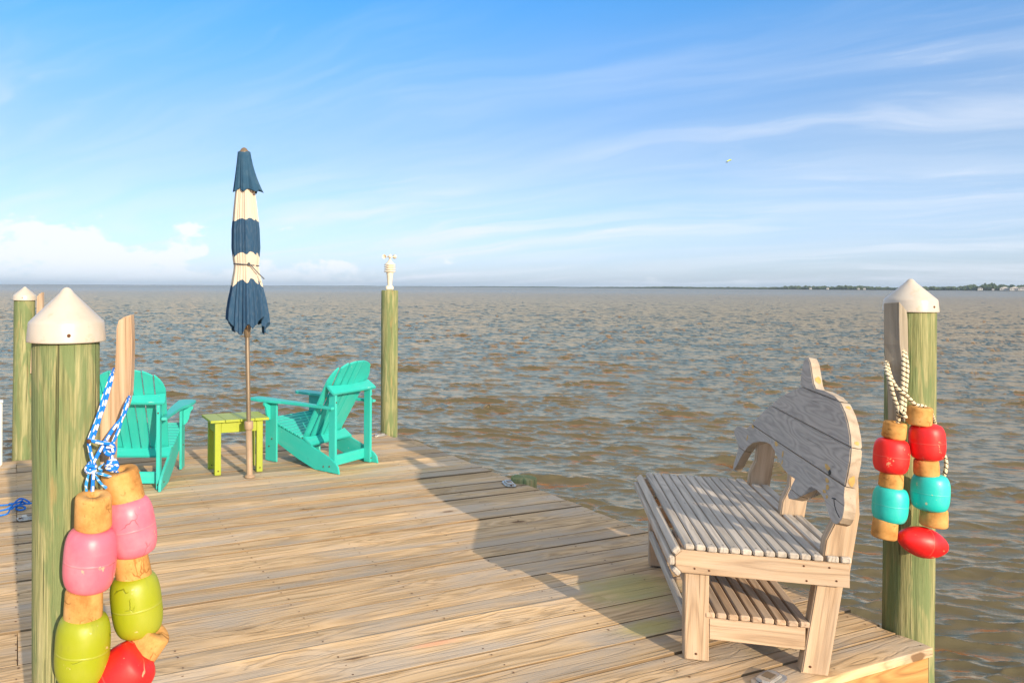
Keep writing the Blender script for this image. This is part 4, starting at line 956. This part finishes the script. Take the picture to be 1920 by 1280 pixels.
def canopy():
    NA, NZ = 360, 130; zs = np.linspace(1.22, 2.60, NZ); rk = [1.22, 1.30, 1.42, 1.55, 1.66, 1.705, 1.75, 1.85, 2.0, 2.2, 2.38, 2.55, 2.60]; rv = [.150, .146, .133, .114, .098, .0945, .100, .108, .104, .084, .064, .036, .028]
    dp = [.22, .21, .19, .14, .08, .055, .07, .09, .10, .12, .12, .10, .05]
    vs = []; wc = []; band = []
    A = np.linspace(0, 2*PI, NA, endpoint=False)
    for i, z in enumerate(zs):
        r = np.interp(z, rk, rv); dpt = np.interp(z, rk, dp)
        for j, a in enumerate(A):
            aa = a+.10*math.sin(a*2+.6)+.05*math.sin(1.6*z+a*3)
            f1 = math.cos(8*aa); f2 = math.cos(16*aa+.7*math.sin(a*2)); f3 = math.cos(27*a+1.3*math.sin(a*2)+z)
            sharp = .5*f1+.33*f2+.22*f3
            rr = r*(1+dpt*sharp+.035*math.sin(3*a+z*2.4))
            zz = z
            if z < 1.50:
                k_ = (1.50-z)/.28; zz = z+k_*(.040*math.cos(3*a+2.2)+.030*f1+.012*f2)
            vs.append(U(zz, rr*math.cos(a)+.004, rr*math.sin(a)*.92)); wc.append((zz, rr*math.cos(a)*3, rr*math.sin(a)*3))
            band.append(z+(.026*f1+.026*math.sin(2*a+.9)+.008*f2)*np.interp(z, [1.3, 1.72, 1.9, 2.6], [1.1, .5, .3, .2]))
    fs = [(i*NA+j, i*NA+(j+1) % NA, (i+1)*NA+(j+1) % NA, (i+1)*NA+j) for i in range(NZ-1) for j in range(NA)]
    m = MB(); m.add(vs, fs, wc, smooth=True); o = m.build('canopy', M['canopy'], um); at_ = o.data.attributes.new('band', 'FLOAT', 'POINT'); at_.data.foreach_set('value', np.array(band, np.float32))
    sd_ = o.modifiers.new('cloth', 'SOLIDIFY'); sd_.thickness = .003; sd_.offset = 0
canopy()
def flap():       # loose top vent flap, hanging further out on the right
    NA, NZ = 200, 30; vs = []; wc = []
    for i in range(NZ):
        t = i/(NZ-1); z = 2.625-t*.315
        for j in range(NA):
            a = 2*PI*j/NA; fold = math.cos(8*a+.5+.5*math.sin(2*a)); out = .050+.034*t+.055*t*t*max(0, math.cos(a+.35))**3
            rr = out*(1+.16*t*fold+.05*t*math.sin(19*a)); zz = z-.012*t*fold-.02*t*t*math.cos(a)*.2
            vs.append(U(zz, rr*math.cos(a)+.004*t, rr*math.sin(a)*.9)); wc.append((zz, a, 0))
    m = MB(); m.add(vs, [(i*NA+j, i*NA+(j+1) % NA, (i+1)*NA+(j+1) % NA, (i+1)*NA+j) for i in range(NZ-1) for j in range(NA)], wc, smooth=True)
    o = m.build('vent_flap', M['navy'], um); sd_ = o.modifiers.new('cloth', 'SOLIDIFY'); sd_.thickness = .003; sd_.offset = 0
flap()
m = MB(); m.tube([U(1.715-.008*math.cos(a*1.), .0995*math.cos(a)+.002, .094*math.sin(a)) for a in np.linspace(0, 2*PI, 40)[:-1]], .0048, 8, closed=True)
m.tube(smoothpath([U(1.715, .035, -.098), U(1.70, .06, -.103), U(1.65, .105, -.10), U(1.60, .155, -.09)], 6), .0042, 8)
kc = U(1.718, .035, -.100); knot(m, kc, .012, .0045, 3, 3); m.build('tie_cord', M['black'], um)

# --------------------------------------------- weather sensor on the corner pile
x, y, r, top = PILES['corner']; q = Vector((x, y, top+.012)); ws = thing('weather_sensor', 'small ivory wind sensor with spinning cups on the corner piling', 'weather sensor', q)
m = MB(); m.box(q+V(-.002, 0, .022), (.080, .06, .042), None, .010); m.build('bracket', M['plastic'], ws)
m = MB(); m.lathe([(.024, .04), (.025, .07), (.031, .15), (.038, .185), (.036, .19)], q, (0, 0, 1), 24); m.build('mast', M['plastic'], ws)
m = MB(); pr = [(.030, .188)]
for i in range(3): z0 = .190+i*.0245; pr += [(.058, z0), (.060, z0+.010), (.056, z0+.0145), (.036, z0+.016), (.036, z0+.0235)]
m.lathe(pr, q, (0, 0, 1), 28); m.build('vented_shield', M['plastic'], ws)
m = MB(); m.lathe([(.036, .2625), (.060, .263), (.060, .268), (.040, .284), (.018, .308), (.011, .325), (.011, .355), (.0001, .357)], q, (0, 0, 1), 24); m.build('dome', M['plastic'], ws)
for a in (2.9, .25, 4.6):
    dr = V(math.cos(a), math.sin(a), 0); tg = V(-math.sin(a), math.cos(a), 0); m = MB(); m.tube([q+V(0, 0, .348), q+dr*.035+V(0, 0, .351), q+dr*.052+V(0, 0, .353)], .0045, 8)
    m.lathe([(.0001, -.018), (.012, -.012), (.019, .0), (.023, .016), (.021, .016), (.016, .002), (.0001, -.012)], q+dr*.058+V(0, 0, .353), tg, 18); m.build('wind_cup', M['plastic'], ws)

# ---------------------------------------------------- far kite over the water
kp = at(1366.5, 302, 190.)
kt = thing('kite', 'tiny yellow green and navy kite high in the sky', 'kite', kp)
m = MB(); vs = []
for i in range(9):
    t = -1+i/4
    for j in range(5):
        s_ = j/4-.5; vs.append(kp+V(.58*t, .3*s_, .25*t+.18*(1-t*t)+.08*(1-4*s_*s_)+.28*abs(s_)*0)+V(0, 0, -.22*s_))
m.add(vs, [(i*5+j, (i+1)*5+j, (i+1)*5+j+1, i*5+j+1) for i in range(8) for j in range(4)], [(0, 0, 0)]*45, smooth=True); o = m.build('canopy', M['kite1'], kt); sm_ = o.modifiers.new('s', 'SOLIDIFY'); sm_.thickness = .14
m = MB(); m.prism([(-.75, -.35), (-.35, -.42), (-.2, -.15), (-.5, -.12)], kp, (1, 0, 0), (0, 0, 1), -.1, .1, bevel=0); m.build('tail', M['kite2'], kt)

# ------------------------------------------------------------------- haze
mt, k = newmat('haze'); o_ = k.n('ShaderNodeOutputMaterial'); pv = k.n('ShaderNodeVolumePrincipled', {'Color': (.62, .80, 1., 1), 'Density': .00009, 'Anisotropy': .1}); k.l.new(pv.outputs[0], o_.inputs['Volume'])
b = MB(); b.box((0, 0, 30), (33000, 33000, 72), None, .01); hz = b.build('haze', mt); tag(hz, 'thin bluish haze over the bay fading the far shore', 'haze', kind='stuff')
